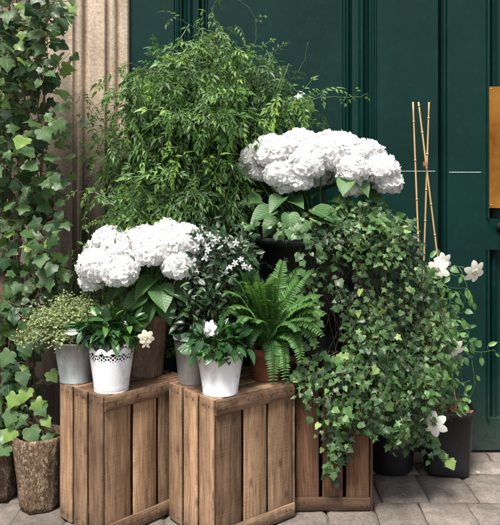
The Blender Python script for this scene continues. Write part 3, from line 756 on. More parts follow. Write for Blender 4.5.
# ------------------------------------------------------------------ 3 galvanised pot with thyme
c = onL(.058, .262)
t = thing('potted_thyme', 'bushy pale green thyme in a plain galvanised metal pot', 'potted plant', c)
b = MB(); lathe(b, c, [(.001,.003),(.058,.003),(.060,0),(.062,.006),(.060,.009),(.070,.075),(.0705,.078),(.0708,.082),(.0805,.150),(.0835,.150),(.0842,.153),(.083,.156),(.079,.156),(.077,.13)], 56); b.build('pot', M['zinc'], t)
soil(t, c + Vector((0,0,.14)), .077)
fo, st = MB(), MB(); base = c + Vector((0,0,.14))
for i in range(760):
    a = rnd(0, 2*math.pi); k = math.sqrt(random.random()); d = Vector((math.cos(a)*k*1.05 - .14, math.sin(a)*k*.75, 0))
    b0 = base + Vector((math.cos(a)*k*.07, math.sin(a)*k*.07, 0)); e = base + Vector((d.x*.20, d.y*.16, (.155 - .11*k*k)*rnd(.6, 1.3) - (.03 if k > .85 else 0)))
    pts = bez(b0, b0 + (e-b0)*.3 + Vector((0,0,.08)), e + rvec()*.006, 8)
    if i % 2 == 0: tube(st, pts, .0008, .0005, 3)
    t0 = random.random()
    for q in range(2, 9):
        for w in range(3 if q > 3 else 2):
            dd = rvec(); dd.z = abs(dd.z)*.7
            fo.add(*_place(TINY, frame(pts[q] + rvec()*.003, dd, rvec() + Vector((0,-.5,1)), rnd(.0065,.0125))), (min(1,.5*t0 + .5*random.random()), random.random(), .5))
fo.build('foliage', M['thyme'], t); st.build('stem', M['stem_brown'], t)

# ------------------------------------------------------------------ 4 left hydrangea in rustic brown pot
c = onL(.295, .140)
t = thing('potted_hydrangea', 'white mophead hydrangea in a tall brown clay pot on the left crate', 'potted plant', c)
b = MB(); lathe(b, c, [(.001,.002),(.062,0),(.064,.01),(.083,.215),(.090,.217),(.092,.235),(.088,.243),(.082,.243),(.080,.21)], 56, rough=.0022, fr=45); b.build('pot', M['rustic'], t)
soil(t, c + Vector((0,0,.225)), .082)
Dc = c.y + CD
heads = [(97,266,-.10,.068),(101,252,.02,.06),(122,252,-.06,.078),(146,243,-.08,.070),(184,242,-.10,.072),(180,264,-.12,.066),(120,272,-.15,.062),(160,244,.06,.070),(192,258,.0,.06),(138,242,.06,.065),(164,248,-.10,.06),(92,280,-.08,.042),(150,254,-.13,.05),(108,240,-.0,.055),(168,232,-.02,.05)]
fo, st = MB(), MB(); base = c + Vector((0,0,.22))
for (px, py, dd, rr) in heads:
    hp = P(px, py, Dc + dd); mophead(t, hp, rr, 240, .0165)
    b0 = base + Vector((rnd(-.03,.03), rnd(-.03,.03), 0))
    tube(st, bez(b0, b0 + Vector((0,0,.12)), hp, 7), .0032, .0025, 6)
for (px, py, dd, s_, tx, tz) in ((150,285,-.12,.13,-.5,-.25),(138,300,-.14,.13,-.7,-.4),(160,290,-.14,.14,.2,-.4),(172,292,-.12,.13,.6,-.2),(183,296,-.08,.12,.8,-.4),(128,290,-.08,.12,-.9,-.1),(118,285,-.02,.11,-.9,0),(165,305,-.13,.12,.5,-.8),(148,308,-.13,.11,-.3,-.8),
                             (190,285,.02,.12,.8,.2),(145,280,.05,.12,-.2,.4),(170,278,.02,.12,.3,.2),(130,305,-.06,.11,-.6,-.7),(186,305,-.02,.10,.7,-.7),(155,278,-.05,.12,.0,-.1),(112,296,.02,.10,-.8,-.5)):
    p = P(px, py, Dc + dd*.8); fo.add(*_place(random.choice(BROAD), frame(p + Vector((-tx*.04, .03, .02)), (tx, -.55, tz), (tx*.2, -.55 + rnd(-.2,.2), 1), s_*.9)), rtint())
    tube(st, bez(base, base*.4 + p*.6 + Vector((0,0,.03)), p + Vector((-tx*.04,.03,.02)), 5), .002, .0018, 4)
fo.build('foliage', M['hyd'], t); st.build('stem', M['stem_green'], t)
b = MB(); tube(b, [P(158, 318, Dc-.06), P(178, 275, Dc-.09)], .0022, .002, 5); b.build('support_stick', M['cane'], t)

# ------------------------------------------------------------------ 5 grey pot with dark leaved star jasmine
c = onM(.085, .248)
t = thing('potted_star_jasmine', 'dark leaved plant with sprays of tiny white star flowers in a grey metal pot', 'potted plant', c)
b = MB(); lathe(b, c, [(.001,.002),(.055,0),(.057,.006),(.074,.165),(.077,.166),(.077,.171),(.073,.171),(.071,.15)], 48); b.build('pot', M['zinc'], t)
soil(t, c + Vector((0,0,.155)), .072)
fo, st = MB(), MB(); base = c + Vector((0,0,.155)); Dj = c.y + CD
poly = [(182,350),(186,300),(194,262),(200,236),(222,233),(240,246),(250,262),(238,285),(230,335),(215,345)]
strands(fo, st, seeds_in(poly, 250, lambda x, y_: Dj + rnd(-.07,.14), (3, 7)), NAR + ELL, poly, 8, .020, .040, lambda p: ((p - base).normalized()), .3, .02, (0,-.8,.5), 1, .0012, .35, tipdown=.1)
for k in range(14):
    e = P(rnd(185,245), rnd(240,300), Dj+rnd(-.06,.08)); tube(st, bez(base, base + Vector((0,0,.15)), e, 6), .0022, .0012, 4)
fo.build('foliage', M['dark'], t); st.build('stem', M['stem_dark'], t)
for (px, py, s_) in ((193,229,.017),(199,237,.016),(213,242,.018),(220,247,.016),(229,267,.019),(235,263,.017),(205,257,.015),(241,259,.013),(196,247,.018),(226,240,.014),(202,228,.014),(217,238,.016),(249,268,.014),(206,246,.015),(191,262,.014),(197,271,.012),(210,236,.016),(232,246,.016),(236,243,.014),(224,254,.013),(188,233,.014),(208,250,.013),(244,266,.015),(226,272,.012)):
    p = P(px, py, Dj - .10 + rnd(-.02,.03)); b = MB(); b.add(*_place(STAR, frame(p, rvec(), Vector((rnd(-.4,.4), -1, rnd(-.1,.7))), s_*rnd(.75,1.15))), rtint())
    tube(b, [p + Vector((rnd(-.01,.01),.03,-.012)), p], .0007, .0006, 3); b.build('flower', M['petal_star'], t)

# ------------------------------------------------------------------ 6 fern
c = onM(.325, .112)
t = thing('potted_fern', 'bright green sword fern with arching fronds in a red brown clay pot', 'potted plant', c)
b = MB(); lathe(b, c, [(.001,.002),(.050,0),(.052,.005),(.066,.095),(.071,.096),(.073,.125),(.068,.125),(.066,.10)], 48, rough=.001); b.build('pot', M['terra'], t)
soil(t, c + Vector((0,0,.11)), .067)
PIN = tpl_rows([(.12,.14),(.45,.15),(.8,.09)], .25, .18)
def frond(e, lift, Lw=.042, bow=.5, tv=None):
    base = c + Vector((rnd(-.02,.02), rnd(-.02,.02), .115)); e = Vector(e)
    pts = bez(base, base + (e-base)*bow + Vector((0,0,lift)), e, 34); n = len(pts)-1; fb = MB()
    tube(fb, pts, .0016, .0007, 4, (.8,.2,.5)); tv0 = random.random() if tv is None else tv
    hv = Vector(((e-base).x, (e-base).y, 0))
    for i in range(4, n+1):
        d = (pts[min(i+1,n)] - pts[i-1]).normalized()
        nr = Vector((0,-.35,1)) + hv*2; nr = nr - d*nr.dot(d)
        if nr.length < .2: nr = d.orthogonal()
        nr.normalize(); side = d.cross(nr).normalized(); q = i/n
        w = Lw*min(1, 3.2*(q-.08))*(1.12-q)**.55
        for sd in (-1, 1):
            fb.add(*_place(PIN, frame(pts[i] + d*rnd(0,.002), side*sd + d*.28 + rvec()*.07, nr + rvec()*.15, max(w, .004)*rnd(.9,1.1))), (min(1,max(0,.65*tv0+.35*random.random())), random.random()*.9, .5))
    return fb.build('frond', M['fern'], t)
Df = c.y + CD
for (px, py, dd, lift, bow, wl) in ((280,262,-.02,.10,.45,.045),(302,268,.0,.10,.45,.04),(292,264,.08,.10,.4,.04),(228,280,-.05,.14,.5,.042),(232,296,-.12,.14,.6,.04),(244,282,.06,.12,.4,.04),(254,276,.0,.12,.4,.035),(262,282,-.08,.12,.4,.04),
        (324,304,-.04,.14,.5,.04),(318,322,-.10,.15,.6,.045),(316,346,-.14,.17,.7,.045),(272,382,-.115,.20,.9,.042),(288,378,-.105,.19,.9,.042),(300,360,-.14,.17,.8,.045),(250,345,-.16,.14,.7,.042),(224,318,-.10,.14,.7,.04),(236,334,-.13,.12,.7,.04),
        (310,285,.04,.12,.45,.04),(268,300,-.14,.10,.5,.04),(286,300,-.15,.10,.5,.04),(240,308,-.14,.10,.6,.038),(300,330,-.16,.12,.6,.04),(258,322,-.18,.08,.6,.04),(270,275,.09,.08,.4,.04),(248,300,.06,.1,.4,.04)):
    frond(P(px + rnd(-3,3), py, Df + dd), lift, wl*1.22, bow)
for (px, py, dd, lift) in ((229,276,-.2,.12),(226,292,-.22,.12),(232,308,-.22,.12),(238,268,-.12,.10),(246,262,-.05,.1),(240,322,-.24,.12),(320,296,-.16,.12),(324,314,-.18,.13),(313,270,-.08,.1),(322,335,-.2,.15)):
    frond(P(px, py, Df + dd), lift, .048, .5)
for k in range(16):
    a = rnd(-.3, math.pi+.3); frond(P(273 + 40*math.cos(a), 312 - 34*math.sin(a) + rnd(-8,8), Df + rnd(-.20,.0)), rnd(.08,.13), .046, rnd(.4,.6))

# ------------------------------------------------------------------ 7 bark planter with the tall climbing ivy
c = Vector((X(40, 2.70), 2.70 - CD, 0))
t = thing('climbing_ivy', 'tall large leaved ivy climbing from a rough bark planter at the left edge', 'potted plant', c)
b = MB(); lathe(b, c, [(.03,.004),(.074,0),(.076,.02),(.084,.10),(.094,.2),(.101,.268),(.098,.278),(.088,.276),(.085,.24)], 72, rough=.010, fr=32); b.build('bark_planter', M['bark'], t)
soil(t, c + Vector((0,0,.25)), .088)
fo, st = MB(), MB(); base = c + Vector((0,0,.25))
poly = [(-25,-25),(58,-25),(76,10),(78,45),(60,70),(66,100),(62,130),(76,165),(72,200),(62,240),(68,285),(52,310),(42,330),(40,372),(44,410),(30,432),(8,428),(-20,420)]
def dl(x, y_): return 2.78 + rnd(-.13,.30)
core = [(-25,-25),(45,-25),(52,60),(42,150),(50,220),(42,300),(28,360),(30,420),(-20,430)]
for k in range(9):
    x_ = rnd(8, 45); pts = [base + Vector((rnd(-.05,.05), rnd(-.05,.05), 0))]
    for j, yy in enumerate((400, 330, 260, 190, 120, 50, -20)): pts.append(P(x_ + rnd(-9,9) - (8 if yy > 300 else 0), yy, 2.86 + rnd(-.06,.08)))
    sm = []
    for a, b_ in zip(pts[:-1], pts[1:]):
        for q in range(6): sm.append(a.lerp(b_, q/6) + rvec()*.004)
    tube(st, sm, rnd(.0025,.0055), .0045, 7)
strands(fo, st, seeds_in(core, 215, dl, (3, 7), lambda x, y_: (1 if y_ < 300 else .6)*clump(.05, 3, .12)(x, y_)), IVY, poly, 8, .035, .064, lambda p: (rnd(-.6,.8), -.3, rnd(-.3,.9)), .4, .05, (0.1,-.85,.55), 1, .0014, .2, nrmj=.7, offset=.35)
strands(fo, st, seeds_in(poly, 60, dl, (3, 6), clump(.04, 9)), IVY, poly, 8, .032, .046, lambda p: (rnd(.1,.9), -.3, rnd(-.3,.6)), .4, .05, (0.1,-.85,.5), 1, .0012, .6, offset=.35)
for (px, py, s_, tx) in ((36,442,.085,.4),(14,430,.06,-.5),(16,395,.06,-.3),(24,340,.07,.3),(10,352,.065,-.3),(50,372,.05,.5),(22,372,.06,.2),(36,400,.055,.3),(12,412,.06,-.2),(44,418,.045,.5),(30,428,.07,.3),(22,415,.06,-.3),(38,405,.055,.5),(28,388,.06,-.2),(46,435,.05,.6),(8,445,.06,-.6),(26,446,.055,.1)):
    fo.add(*_place(random.choice(IVY), frame(P(px, py, 2.66), (tx,-.2,-.6), (0,-.8,.6), s_)), (rnd(.3,1), rnd(.6,1), .5))
fo.build('foliage', M['ivy'], t); st.build('stem', M['stem_brown'], t)
c = Vector((X(-6, 2.78), 2.78 - CD, 0))
t = thing('bark_planter', 'dark bark planter cut by the left edge of the photo, beside the ivy planter', 'planter', c)
b = MB(); lathe(b, c, [(.03,.004),(.082,0),(.086,.02),(.090,.10),(.096,.2),(.098,.235),(.094,.24),(.085,.238),(.083,.2)], 64, rough=.011, fr=30); b.build('pot', M['bark2'], t)
soil(t, c + Vector((0,0,.22)), .086)
b = MB(); tube(b, [c + Vector((.02,.02,.2)), c + Vector((.015,.03,.42)), c + Vector((.03,.04,.72)), c+Vector((.0,.05,1.0))], .024, .016, 9); b.build('stem', M['stem_brown'], t)

# ------------------------------------------------------------------ 8 big jasmine behind the crates
c = Vector((X(205, 3.08), 3.08 - CD, 0))
t = thing('jasmine_bush', 'big airy jasmine with fine feathery leaves in front of the green door', 'climbing plant', c)
b = MB(); lathe(b, c, pot_profile(.09, .12, .30), 40); b.build('pot', M['black'], t); soil(t, c + Vector((0,0,.285)), .113)
fo, st = MB(), MB(); base = c + Vector((0,0,.28))
poly = [(108,240),(108,200),(112,165),(116,135),(118,112),(128,95),(133,78),(150,66),(158,50),(176,46),(182,34),(200,36),(205,16),(216,14),(226,26),(232,42),(246,52),(252,74),(266,72),(284,66),(292,84),(306,90),(312,112),(326,122),(312,131),(262,131),(238,146),(234,175),(244,190),(244,235),(215,246),(190,238),(150,232)]
dense = [(116,235),(116,190),(124,150),(138,105),(158,72),(186,48),(216,32),(240,58),(262,78),(284,86),(300,115),(298,130),(245,136),(234,165),(240,230),(180,235)]
def dj(x, y_): return (2.96 + rnd(-.20,.20)) if x < 232 else 3.09 + rnd(-.08,.08)
for k in range(34):
    x_, y_ = rnd(125,300), rnd(60,200); e = P(x_, y_, dj(0,0)); tube(st, bez(base, base + Vector((0,0,.5)) + rvec()*.1, e, 12), .003, .0015, 5)
strands(fo, None, seeds_in(dense, 170, lambda x, y_: 3.12 + rnd(-.05,.06), (3, 8), lambda x, y_: .6 if y_ < 105 else 1), JAS, dense, 8, .032, .09, lambda p: (rnd(-.9,.9), -.4, rnd(-.2,1)), .28, .15, (0,-.65,.8), 1, 0, 0, nrmj=.5, tipdown=.5, offset=.1, dark=.0)  # backing leaves tinted darkest, painting the shade inside the bush
strands(fo, st, seeds_in(dense, 330, dj, (3, 9), lambda x, y_: clump(.075, 31, .05)(x, y_)*(1 if y_ < 105 else .8)), JAS, poly, 8, .030, .098, lambda p: (rnd(-.9,.9), -.4, rnd(-.2,1)), .22, .10, (0,-.65,.8), 1, .0011, .3, nrmj=.6, tipdown=.32, offset=.1)
strands(fo, st, seeds_in(poly, 95, dj, (4, 9)), JAS, poly, 8, .034, .074, lambda p: (rnd(-.9,.9), -.2, rnd(.1,1)), .25, .10, (0,-.7,.75), 1, .001, .7, nrmj=.6, tipdown=.5, offset=.1)
low = [(98,225),(250,235),(250,345),(110,345),(70,300),(84,250)]
strands(fo, st, seeds_in(low, 150, lambda x, y_: 3.0 + rnd(-.06,.12), (3, 8)), JAS, low, 8, .032, .085, lambda p: (rnd(-.9,.9), -.4, rnd(-.5,.6)), .28, .15, (0,-.65,.8), 1, .0011, .25, nrmj=.6, tipdown=.55, offset=.1)
def spray(pts, s_, every=1):
    pts = [P(*q) for q in pts]; sm = []
    for i in range(len(pts)-1):
        for q in range(5): sm.append(pts[i].lerp(pts[i+1], q/5) + rvec()*.002)
    sm.append(pts[-1]); tube(st, sm, .0013, .0008, 4, (1,.5,.5))
    return sm
spray([(225,95,2.9),(244,66,2.88),(250,58,2.88),(256,38,2.88),(256,20,2.88),(250,8,2.88),(238,0,2.88)], .03)
for q in ((258,16),(254,20),(247,52)): fo.add(*_place(JAS[2], frame(P(*q, 2.88), rvec(), (0,-1,.4), .03)), (.9,.95,.5))
spray([(300,104,2.85),(320,97,2.84),(345,97,2.84),(360,97,2.84),(368,93,2.84)], .03)
for q, s_ in (((346,95),.035),((352,99),.035),((360,92),.03),((364,97),.025),((340,98),.02),((368,95),.02)): fo.add(*_place(JAS[2], frame(P(*q, 2.84), rvec(), (0,-1,.4), s_)), (.9,.95,.5))
spray([(298,72,2.9),(305,60,2.9),(308,42,2.9)], .03)
for pts in ([(128,90,2.9),(120,70,2.88),(118,62,2.88)],[(160,60,2.95),(158,44,2.95),(152,34,2.95)],[(112,140,2.85),(98,110,2.8),(84,92,2.8),(70,96,2.8)],[(108,180,2.85),(92,190,2.8),(84,215,2.78),(80,240,2.76)],[(112,200,2.85),(100,230,2.75),(92,250,2.7)],[(112,130,2.9),(95,125,2.86),(82,130,2.84)],[(215,30,3.0),(212,8,3.0),(220,-6,3.0)],[(110,90,2.95),(106,100,2.9),(96,105,2.86)]):
    sm = spray(pts, .03)
    for p in sm[2::2]:
        fo.add(*_place(random.choice(JAS), frame(p, rvec() + Vector((0,0,-.3)), (0,-1,.6), rnd(.035,.055))), (rnd(.5,1), random.random(), .5))
fo.build('foliage', M['jas'], t); st.build('stem', M['stem_jas'], t)
for (px, py) in ((302,92),(299,96)):
    b = MB(); b.add(*_place(STAR, frame(P(px, py, 2.82), rvec(), (rnd(-.3,.3),-1,.3), .017)), rtint()); b.build('flower', M['petal_star'], t)

# ------------------------------------------------------------------ 9 black urn
ucx, ucy = .300, 2.905 - CD
c = Vector((ucx, ucy, .498))
t = thing('urn', 'black footed urn with a wide rim on the darker crate, half hidden by ivy', 'urn', c)
b = MB(); plank(b, c + Vector((-.10,-.10,0)), (1,0,0), (0,1,0), (0,0,1), .20, .20, .035, jit=0); b.build('plinth', M['iron'], t, smooth=False)
b = MB(); lathe(b, c, [(.088,.035),(.090,.05),(.060,.075),(.042,.11),(.046,.13),(.060,.137),(.052,.147)], 48); b.build('foot', M['iron'], t)
b = MB(); lathe(b, c, [(.052,.147),(.10,.165),(.16,.22),(.205,.31),(.232,.41),(.246,.485),(.290,.500),(.314,.508),(.322,.518),(.320,.528),(.306,.530),(.262,.516),(.245,.48)], 72); b.build('bowl', M['iron'], t)
soil(t, c + Vector((0,0,.485)), .248)

# ------------------------------------------------------------------ 10 big hydrangea in the urn
base = c + Vector((.0,-.02,.45))
t = thing('hydrangea_bush', 'large dome of white hydrangea flower heads growing in the black urn', 'plant', base)
heads = [(258,158,-.02,.060),(272,152,-.08,.075),(262,172,-.04,.04),(280,174,-.14,.056),(300,148,-.04,.080),(306,166,-.15,.066),(322,156,-.12,.076),(340,150,-.02,.080),(362,156,-.06,.074),(380,170,-.10,.066),(352,170,-.17,.058),(388,182,-.10,.048),(352,186,-.14,.042),(300,180,-.15,.042),(290,160,.10,.085),(330,150,.14,.09),(365,160,.12,.085),(315,170,.0,.08),(250,168,.02,.04),(285,184,-.12,.034)]
fo, st = MB(), MB(); Dh = base.y + CD
for (px, py, dd, rr) in heads:
    hp = P(px, py, Dh + dd*.9); mophead(t, hp, rr*1.02, int(90 + rr*2700), .0205, sq=.8)
    b0 = base + Vector(((hp.x-base.x)*.45 + rnd(-.02,.02), rnd(-.05,.03), 0))
    tube(st, bez(b0, b0 + Vector((0,0,.16)), hp, 7), .0038, .003, 6)
for (px, py, dd, s_, tx, tz) in ((346,180,-.20,.09,-.2,-.4),(280,200,-.16,.10,-.4,-.2),(268,212,-.18,.12,-.8,-.2),(318,212,-.20,.14,.7,-.2),(300,222,-.20,.12,-.3,-.5),(262,150,-.05,.08,-.9,.0),(290,205,-.1,.12,.2,.1),(335,205,-.12,.12,.5,.1),(350,195,-.1,.11,.6,.1),(255,205,-.08,.10,-.8,.2),(275,222,-.1,.11,-.5,-.3),(340,222,-.17,.1,.2,-.5),
                             (310,200,-.05,.12,.0,.2),(370,200,-.06,.11,.8,0),(245,165,-.04,.07,-.9,-.1),(325,195,.05,.12,.3,.3),(265,195,.05,.12,-.3,.3),(290,215,-.22,.10,.1,-.6),(362,185,-.17,.075,.3,-.3)):
    p = P(px, py, Dh + dd); fo.add(*_place(random.choice(BROAD), frame(p + Vector((-tx*.04,.02,.01)), (tx,-.5,tz), (tx*.2, -.6+rnd(-.2,.2), .9), s_)), rtint())
    tube(st, bez(base, base*.4 + p*.6 + Vector((0,0,.04)), p + Vector((-tx*.04,.02,.01)), 5), .0022, .0018, 4)
fo.build('foliage', M['hyd'], t); st.build('stem', M['stem_green'], t)

# ------------------------------------------------------------------ 11 trailing ivy
root = c + Vector((.10,-.12,.46))
t = thing('trailing_ivy', 'dense small leaved ivy spilling from the black urn over the darker crate', 'ivy', root)
poly = [(296,222),(318,214),(345,204),(372,203),(396,214),(412,236),(424,250),(432,275),(440,300),(452,330),(450,362),(436,392),(430,420),(424,446),(408,436),(398,448),(385,430),(374,440),(358,434),(348,452),(336,476),(328,484),(324,470),(334,440),(326,404),(306,392),(300,365),(316,350),(344,345),(346,322),(334,300),(316,290),(304,262)]
fo, st = MB(), MB()
def di(x, y_):
    k = max(0, 1 - ((x-372)/85)**2); f = 2.80 - .17*k - (.03 if y_ > 260 else -.02) + .13*noise.noise(Vector((x*.07, y_*.018, 2)))
    return f + abs(random.gauss(0, .06))
ctr = root.copy()
strands(fo, st, seeds_in(poly, 620, di, (4, 11), lambda x, y_: clump(.06, 5, .05)(x*1.2, y_*.4)*(.25 if x < 345 and 285 < y_ < 345 else 1)), IVS, poly, 9, .021, .032, lambda p: ((p.x-.42)*.9, -.35, -.5 if p.z < .95 else .15), .33, .16, (0,-.8,.55), 1, .0010, .10, nrmj=.8, offset=.4)
lower = [(300,345),(345,350),(350,410),(335,440),(322,405),(304,392)]
strands(fo, st, seeds_in(lower, 40, lambda x, y_: 2.60 + rnd(-.03,.02), (3, 7)), IVS, lower, 9, .022, .034, lambda p: (rnd(-.5,.5), -.3, -.6), .35, .12, (0,-.85,.5), 1, .001, .3, offset=.4)
top = [(300,226),(320,214),(345,202),(372,201),(398,212),(412,236),(400,260),(340,262),(306,250)]
strands(fo, st, seeds_in(top, 110, lambda x, y_: 2.84 + rnd(-.2,.12), (3, 7)), IVS, poly, 9, .022, .034, lambda p: (rnd(-.6,.8), -.5, .2), .35, .12, (0,-.6,.8), 1, .001, .2, offset=.4)
for k in range(40):      # long trailers
    a = P(rnd(300,415), rnd(215,250), 2.72); e = P(rnd(310,440), rnd(330,450), 2.68 + rnd(-.06,.06))
    tube(st, bez(a, (a+e)/2 + Vector((rnd(-.05,.05), -.08, .1)), e, 12), .0013, .0009, 4)
inner = [(310,235),(400,235),(430,300),(440,360),(425,410),(360,415),(352,330),(330,285)]
strands(fo, None, seeds_in(inner, 120, lambda x, y_: 2.90 + rnd(-.08,.15), (3, 6)), IVY, inner, 9, .03, .045, lambda p: (rnd(-.5,.5), -.2, -.4), .4, .1, (0,-.8,.5), 1, 0, 0)
for pts in ([(270,236,2.66),(292,228,2.62),(305,232,2.6),(318,250,2.58),(322,262,2.58)],[(236,225,2.7),(256,222,2.66),(285,226,2.62),(300,240,2.6)],[(300,245,2.62),(303,280,2.6),(299,310,2.6),(303,350,2.6),(300,385,2.6)],[(312,290,2.62),(318,320,2.62),(308,345,2.6),(312,395,2.6)],
            [(335,400,2.6),(338,430,2.59),(332,455,2.59),(330,480,2.59)],[(420,400,2.72),(432,430,2.72),(438,452,2.73),(448,462,2.73)],[(395,400,2.7),(392,430,2.7),(396,446,2.7)],[(286,385,2.6),(296,372,2.6),(320,380,2.58)]):
    q = [P(*a) for a in pts]; sm = []
    for i in range(len(q)-1):
        for w in range(4): sm.append(q[i].lerp(q[i+1], w/4) + rvec()*.004)
    tube(st, sm, .0012, .0008, 4)
    for i, p in enumerate(sm[1:]):
        fo.add(*_place(random.choice(IVY), frame(p + Vector((rnd(-.012,.012), -.006, rnd(-.006,.006))), (rnd(-1,1), -.3, -.7), (rnd(-.4,.4), -1, .4), rnd(.020,.038))), (rnd(.4,1), random.random(), .5))
fo.add(*_place(IVY[1], frame(P(449, 460, 2.70), (.5,-.1,-1), (0,-1,.1), .045)), (1,1,.5))
fo.build('foliage', M['ivy_small'], t); st.build('stem', M['stem_ivy'], t)

# ------------------------------------------------------------------ 12 black pots on the ground
c = Vector((.615, 3.06 - CD, -.002))
t = thing('plant_pot', 'empty looking black pot in deep shade under the trailing ivy', 'pot', c)
b = MB(); lathe(b, c, pot_profile(.092, .115, .27, .004, .02), 48); b.build('pot', M['black'], t, True); soil(t, c + Vector((0,0,.25)), .108)

c = Vector((X(446, 3.04), 3.04 - CD, -.002))
t = thing('potted_clematis', 'white flowered clematis with three crossed bamboo canes in a black plastic pot', 'potted plant', c)
def sqlathe(mb, c, prof, n=64, p=5):
    vs = []
    for (r_, z_) in prof:
        for i in range(n):
            a = 2*math.pi*i/n + .3; k = (abs(math.cos(a))**p + abs(math.sin(a))**p)**(-1/p)
            x_, y_ = r_*k*math.cos(a), r_*k*math.sin(a); w = R(-9)
            vs.append((c.x + x_*math.cos(w) - y_*math.sin(w), c.y + x_*math.sin(w) + y_*math.cos(w), c.z + z_))
    m_ = len(prof); mb.add(vs, [(j*n+i, j*n+(i+1) % n, (j+1)*n+(i+1) % n, (j+1)*n+i) for j in range(m_-1) for i in range(n)])
b = MB(); sqlathe(b, c, [(.01,.004),(.088,.004),(.092,.012),(.095,.05),(.108,.255),(.115,.257),(.116,.276),(.113,.278),(.107,.278),(.105,.25)]); b.build('pot', M['black'], t)
b = MB(); sqlathe(b, c, [(.107,.262),(.06,.266),(.001,.268)]); so = b.build('soil', M['soil'], t)
b = MB()
for k in range(260):
    p = c + Vector((rnd(-.088,.088), rnd(-.088,.088), .268 + rnd(0,.008))); d = rvec(); d.z *= .3; d.normalize()
    plank(b, p, d, d.orthogonal().normalized(), d.cross(d.orthogonal().normalized()), rnd(.01,.024), rnd(.005,.010), rnd(.002,.004), jit=0, c=.0006, n=1)
tag(b.build('bark_mulch', M['mulch'], t), kind='stuff')
def cane(a, e, r_=.0042):
    a, e = Vector(a), Vector(e); n = 30; pts = [a.lerp(e, k/n) for k in range(n+1)]; mb = MB()
    tube(mb, pts, r_, r_*.85, 8)
    Lc = (e-a).length; k = .12
    while k < Lc:
        q = a.lerp(e, k/Lc); d = (e-a).normalized(); tube(mb, [q - d*.003, q, q + d*.003], r_*1.22, r_*1.22, 8); k += rnd(.11,.17)
    return mb.build('bamboo_cane', M['cane'], t)
cane(P(425,416,2.99), P(413,102,3.02)); cane(P(457,416,3.0), P(418.5,102,2.985)); cane(P(419,414,3.06), P(429,102,2.975))
b = MB(); q = P(425,164,2.98); 
for k in range(5): tube(b, [q + Vector((.0085*math.cos(a), .010*math.sin(a), -.008 + .004*k)) for a in [i*math.pi/5 for i in range(11)]], .0013, .0013, 4)
b.build('twine', M['twine'], t)
fo, st = MB(), MB(); base = c + Vector((0,0,.265))
poly = [(420,410),(418,360),(425,300),(432,262),(450,256),(462,270),(470,300),(460,330),(468,350),(474,380),(468,408),(440,412)]
for pts in ([(448,412,3.0),(452,370,2.98),(446,330,2.97),(436,290,2.96),(440,268,2.93)],[(455,412,3.02),(462,380,3.0),(458,345,2.98),(450,320,2.97)],[(440,270,2.93),(455,266,2.91),(472,270,2.90),(482,262,2.90)],[(440,412,3.0),(430,425,2.84),(436,420,2.82)],[(460,268,2.91),(466,285,2.90),(470,300,2.90)],[(465,410,3.0),(475,385,2.98),(472,360,2.98)]):
    q = [P(*a) for a in pts]; sm = []
    for i in range(len(q)-1):
        for w in range(5): sm.append(q[i].lerp(q[i+1], w/5) + rvec()*.003)
    sm.append(q[-1]); tube(st, sm, .0016, .001, 5)
strands(fo, st, seeds_in(poly, 70, lambda x, y_: 2.97 + rnd(-.07,.08), (2, 6)), ELL + [BROAD[0]], poly, 6, .028, .045, lambda p: (rnd(-.7,.8), -.3, rnd(-.2,.8)), .35, .1, (0,-.85,.5), 1, .0011, .3, tipdown=.4)
for (px, py, s_) in ((466,288,.05),(470,296,.045),(472,302,.04),(462,318,.05),(470,345,.04),(476,375,.03),(455,335,.05)):
    fo.add(*_place(random.choice(ELL), frame(P(px, py, 2.91), (rnd(-.3,.7),-.2,-.9), (0,-1,.4), s_)), (rnd(.6,1), random.random(), .5))
fo.build('foliage', M['clem'], t); st.build('stem', M['stem_green'], t)
for (px, py, s_, nx, nz, D_) in ((438,269,.044,-.3,.7,2.72),(475,272,.047,.5,.5,2.86),(454,349,.040,.3,.4,2.78),(434,424,.048,-.1,.6,2.66),(443,262,.036,.4,.6,2.74)):
    p = P(px, py, D_); b = MB(); b.add(*_place(CLEM, frame(p, (.3,-.2,.8), (nx,-.8,nz), s_)), rtint())
    for k in range(10):
        d = (Vector((nx,-.8,nz)).normalized() + rvec()*.6).normalized(); tube(b, [p, p + d*.012], .0008, .0006, 3)
    b.build('flower', M['petal_clem'], t)

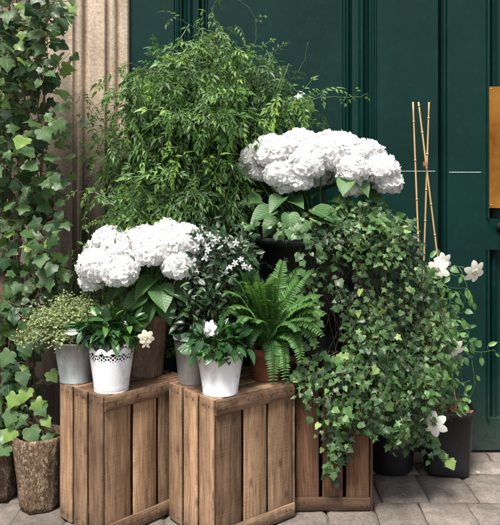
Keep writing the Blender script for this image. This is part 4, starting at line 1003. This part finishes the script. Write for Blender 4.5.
# fallen bits on the paving
for (px, D_, nm, lab, mt, tp, s_) in ((478,2.99,'fallen_petal','small white petal fallen on the paving beside the black clematis pot','petal_clem',STAR,.010),
        (402,2.78,'fallen_leaf','small dry leaf fallen on the paving in front of the shaded black pot','mulch',ELL[0],.022),
        (463,2.72,'fallen_leaf','small pale leaf fallen on the paving nearest the bottom right corner','mulch',ELL[1],.018)):
    p = Vector((X(px, D_), D_-CD, .006)); b = MB(); b.add(*_place(tp, frame(p, (rnd(-1,1),rnd(-1,1),.05), (0,.1,1), s_)), rtint())
    tag(b.build(nm, M[mt]), lab, nm.split('_')[1])

# ------------------------------------------------------------------ light
w = bpy.data.worlds.new('World'); scene.world = w; w.use_nodes = True; nt = w.node_tree
bg = nt.nodes.get('Background') or nt.nodes.new('ShaderNodeBackground')
sky = nt.nodes.new('ShaderNodeTexSky'); sky.sky_type = 'NISHITA'; sky.sun_disc = False
EL, AZ = R(62), R(204)            # sun height; compass bearing with +Y = 0, clockwise
sky.sun_elevation = EL; sky.sun_rotation = AZ; sky.air_density = 1.0; sky.dust_density = 3.0; sky.ozone_density = 1.0
hs = nt.nodes.new('ShaderNodeHueSaturation'); hs.inputs['Saturation'].default_value = .42
nt.links.new(sky.outputs[0], hs.inputs['Color']); nt.links.new(hs.outputs[0], bg.inputs[0]); bg.inputs[1].default_value = .185
sd = bpy.data.lights.new('sun', 'SUN'); so_ = bpy.data.objects.new('sun', sd); col.objects.link(so_)
sd.energy = 6.5; sd.angle = R(16); sd.color = (1, .955, .89)
sdir = Vector((math.sin(AZ)*math.cos(EL), math.cos(AZ)*math.cos(EL), math.sin(EL)))   # towards the sun
so_.rotation_euler = (-sdir).to_track_quat('-Z', 'Y').to_euler()

scene.view_settings.view_transform = 'Standard'; scene.view_settings.look = 'None'; scene.view_settings.exposure = 0
scene.cycles.max_bounces = 6; scene.cycles.diffuse_bounces = 3; scene.cycles.glossy_bounces = 3; scene.cycles.transmission_bounces = 4
scene.cycles.use_denoising = True
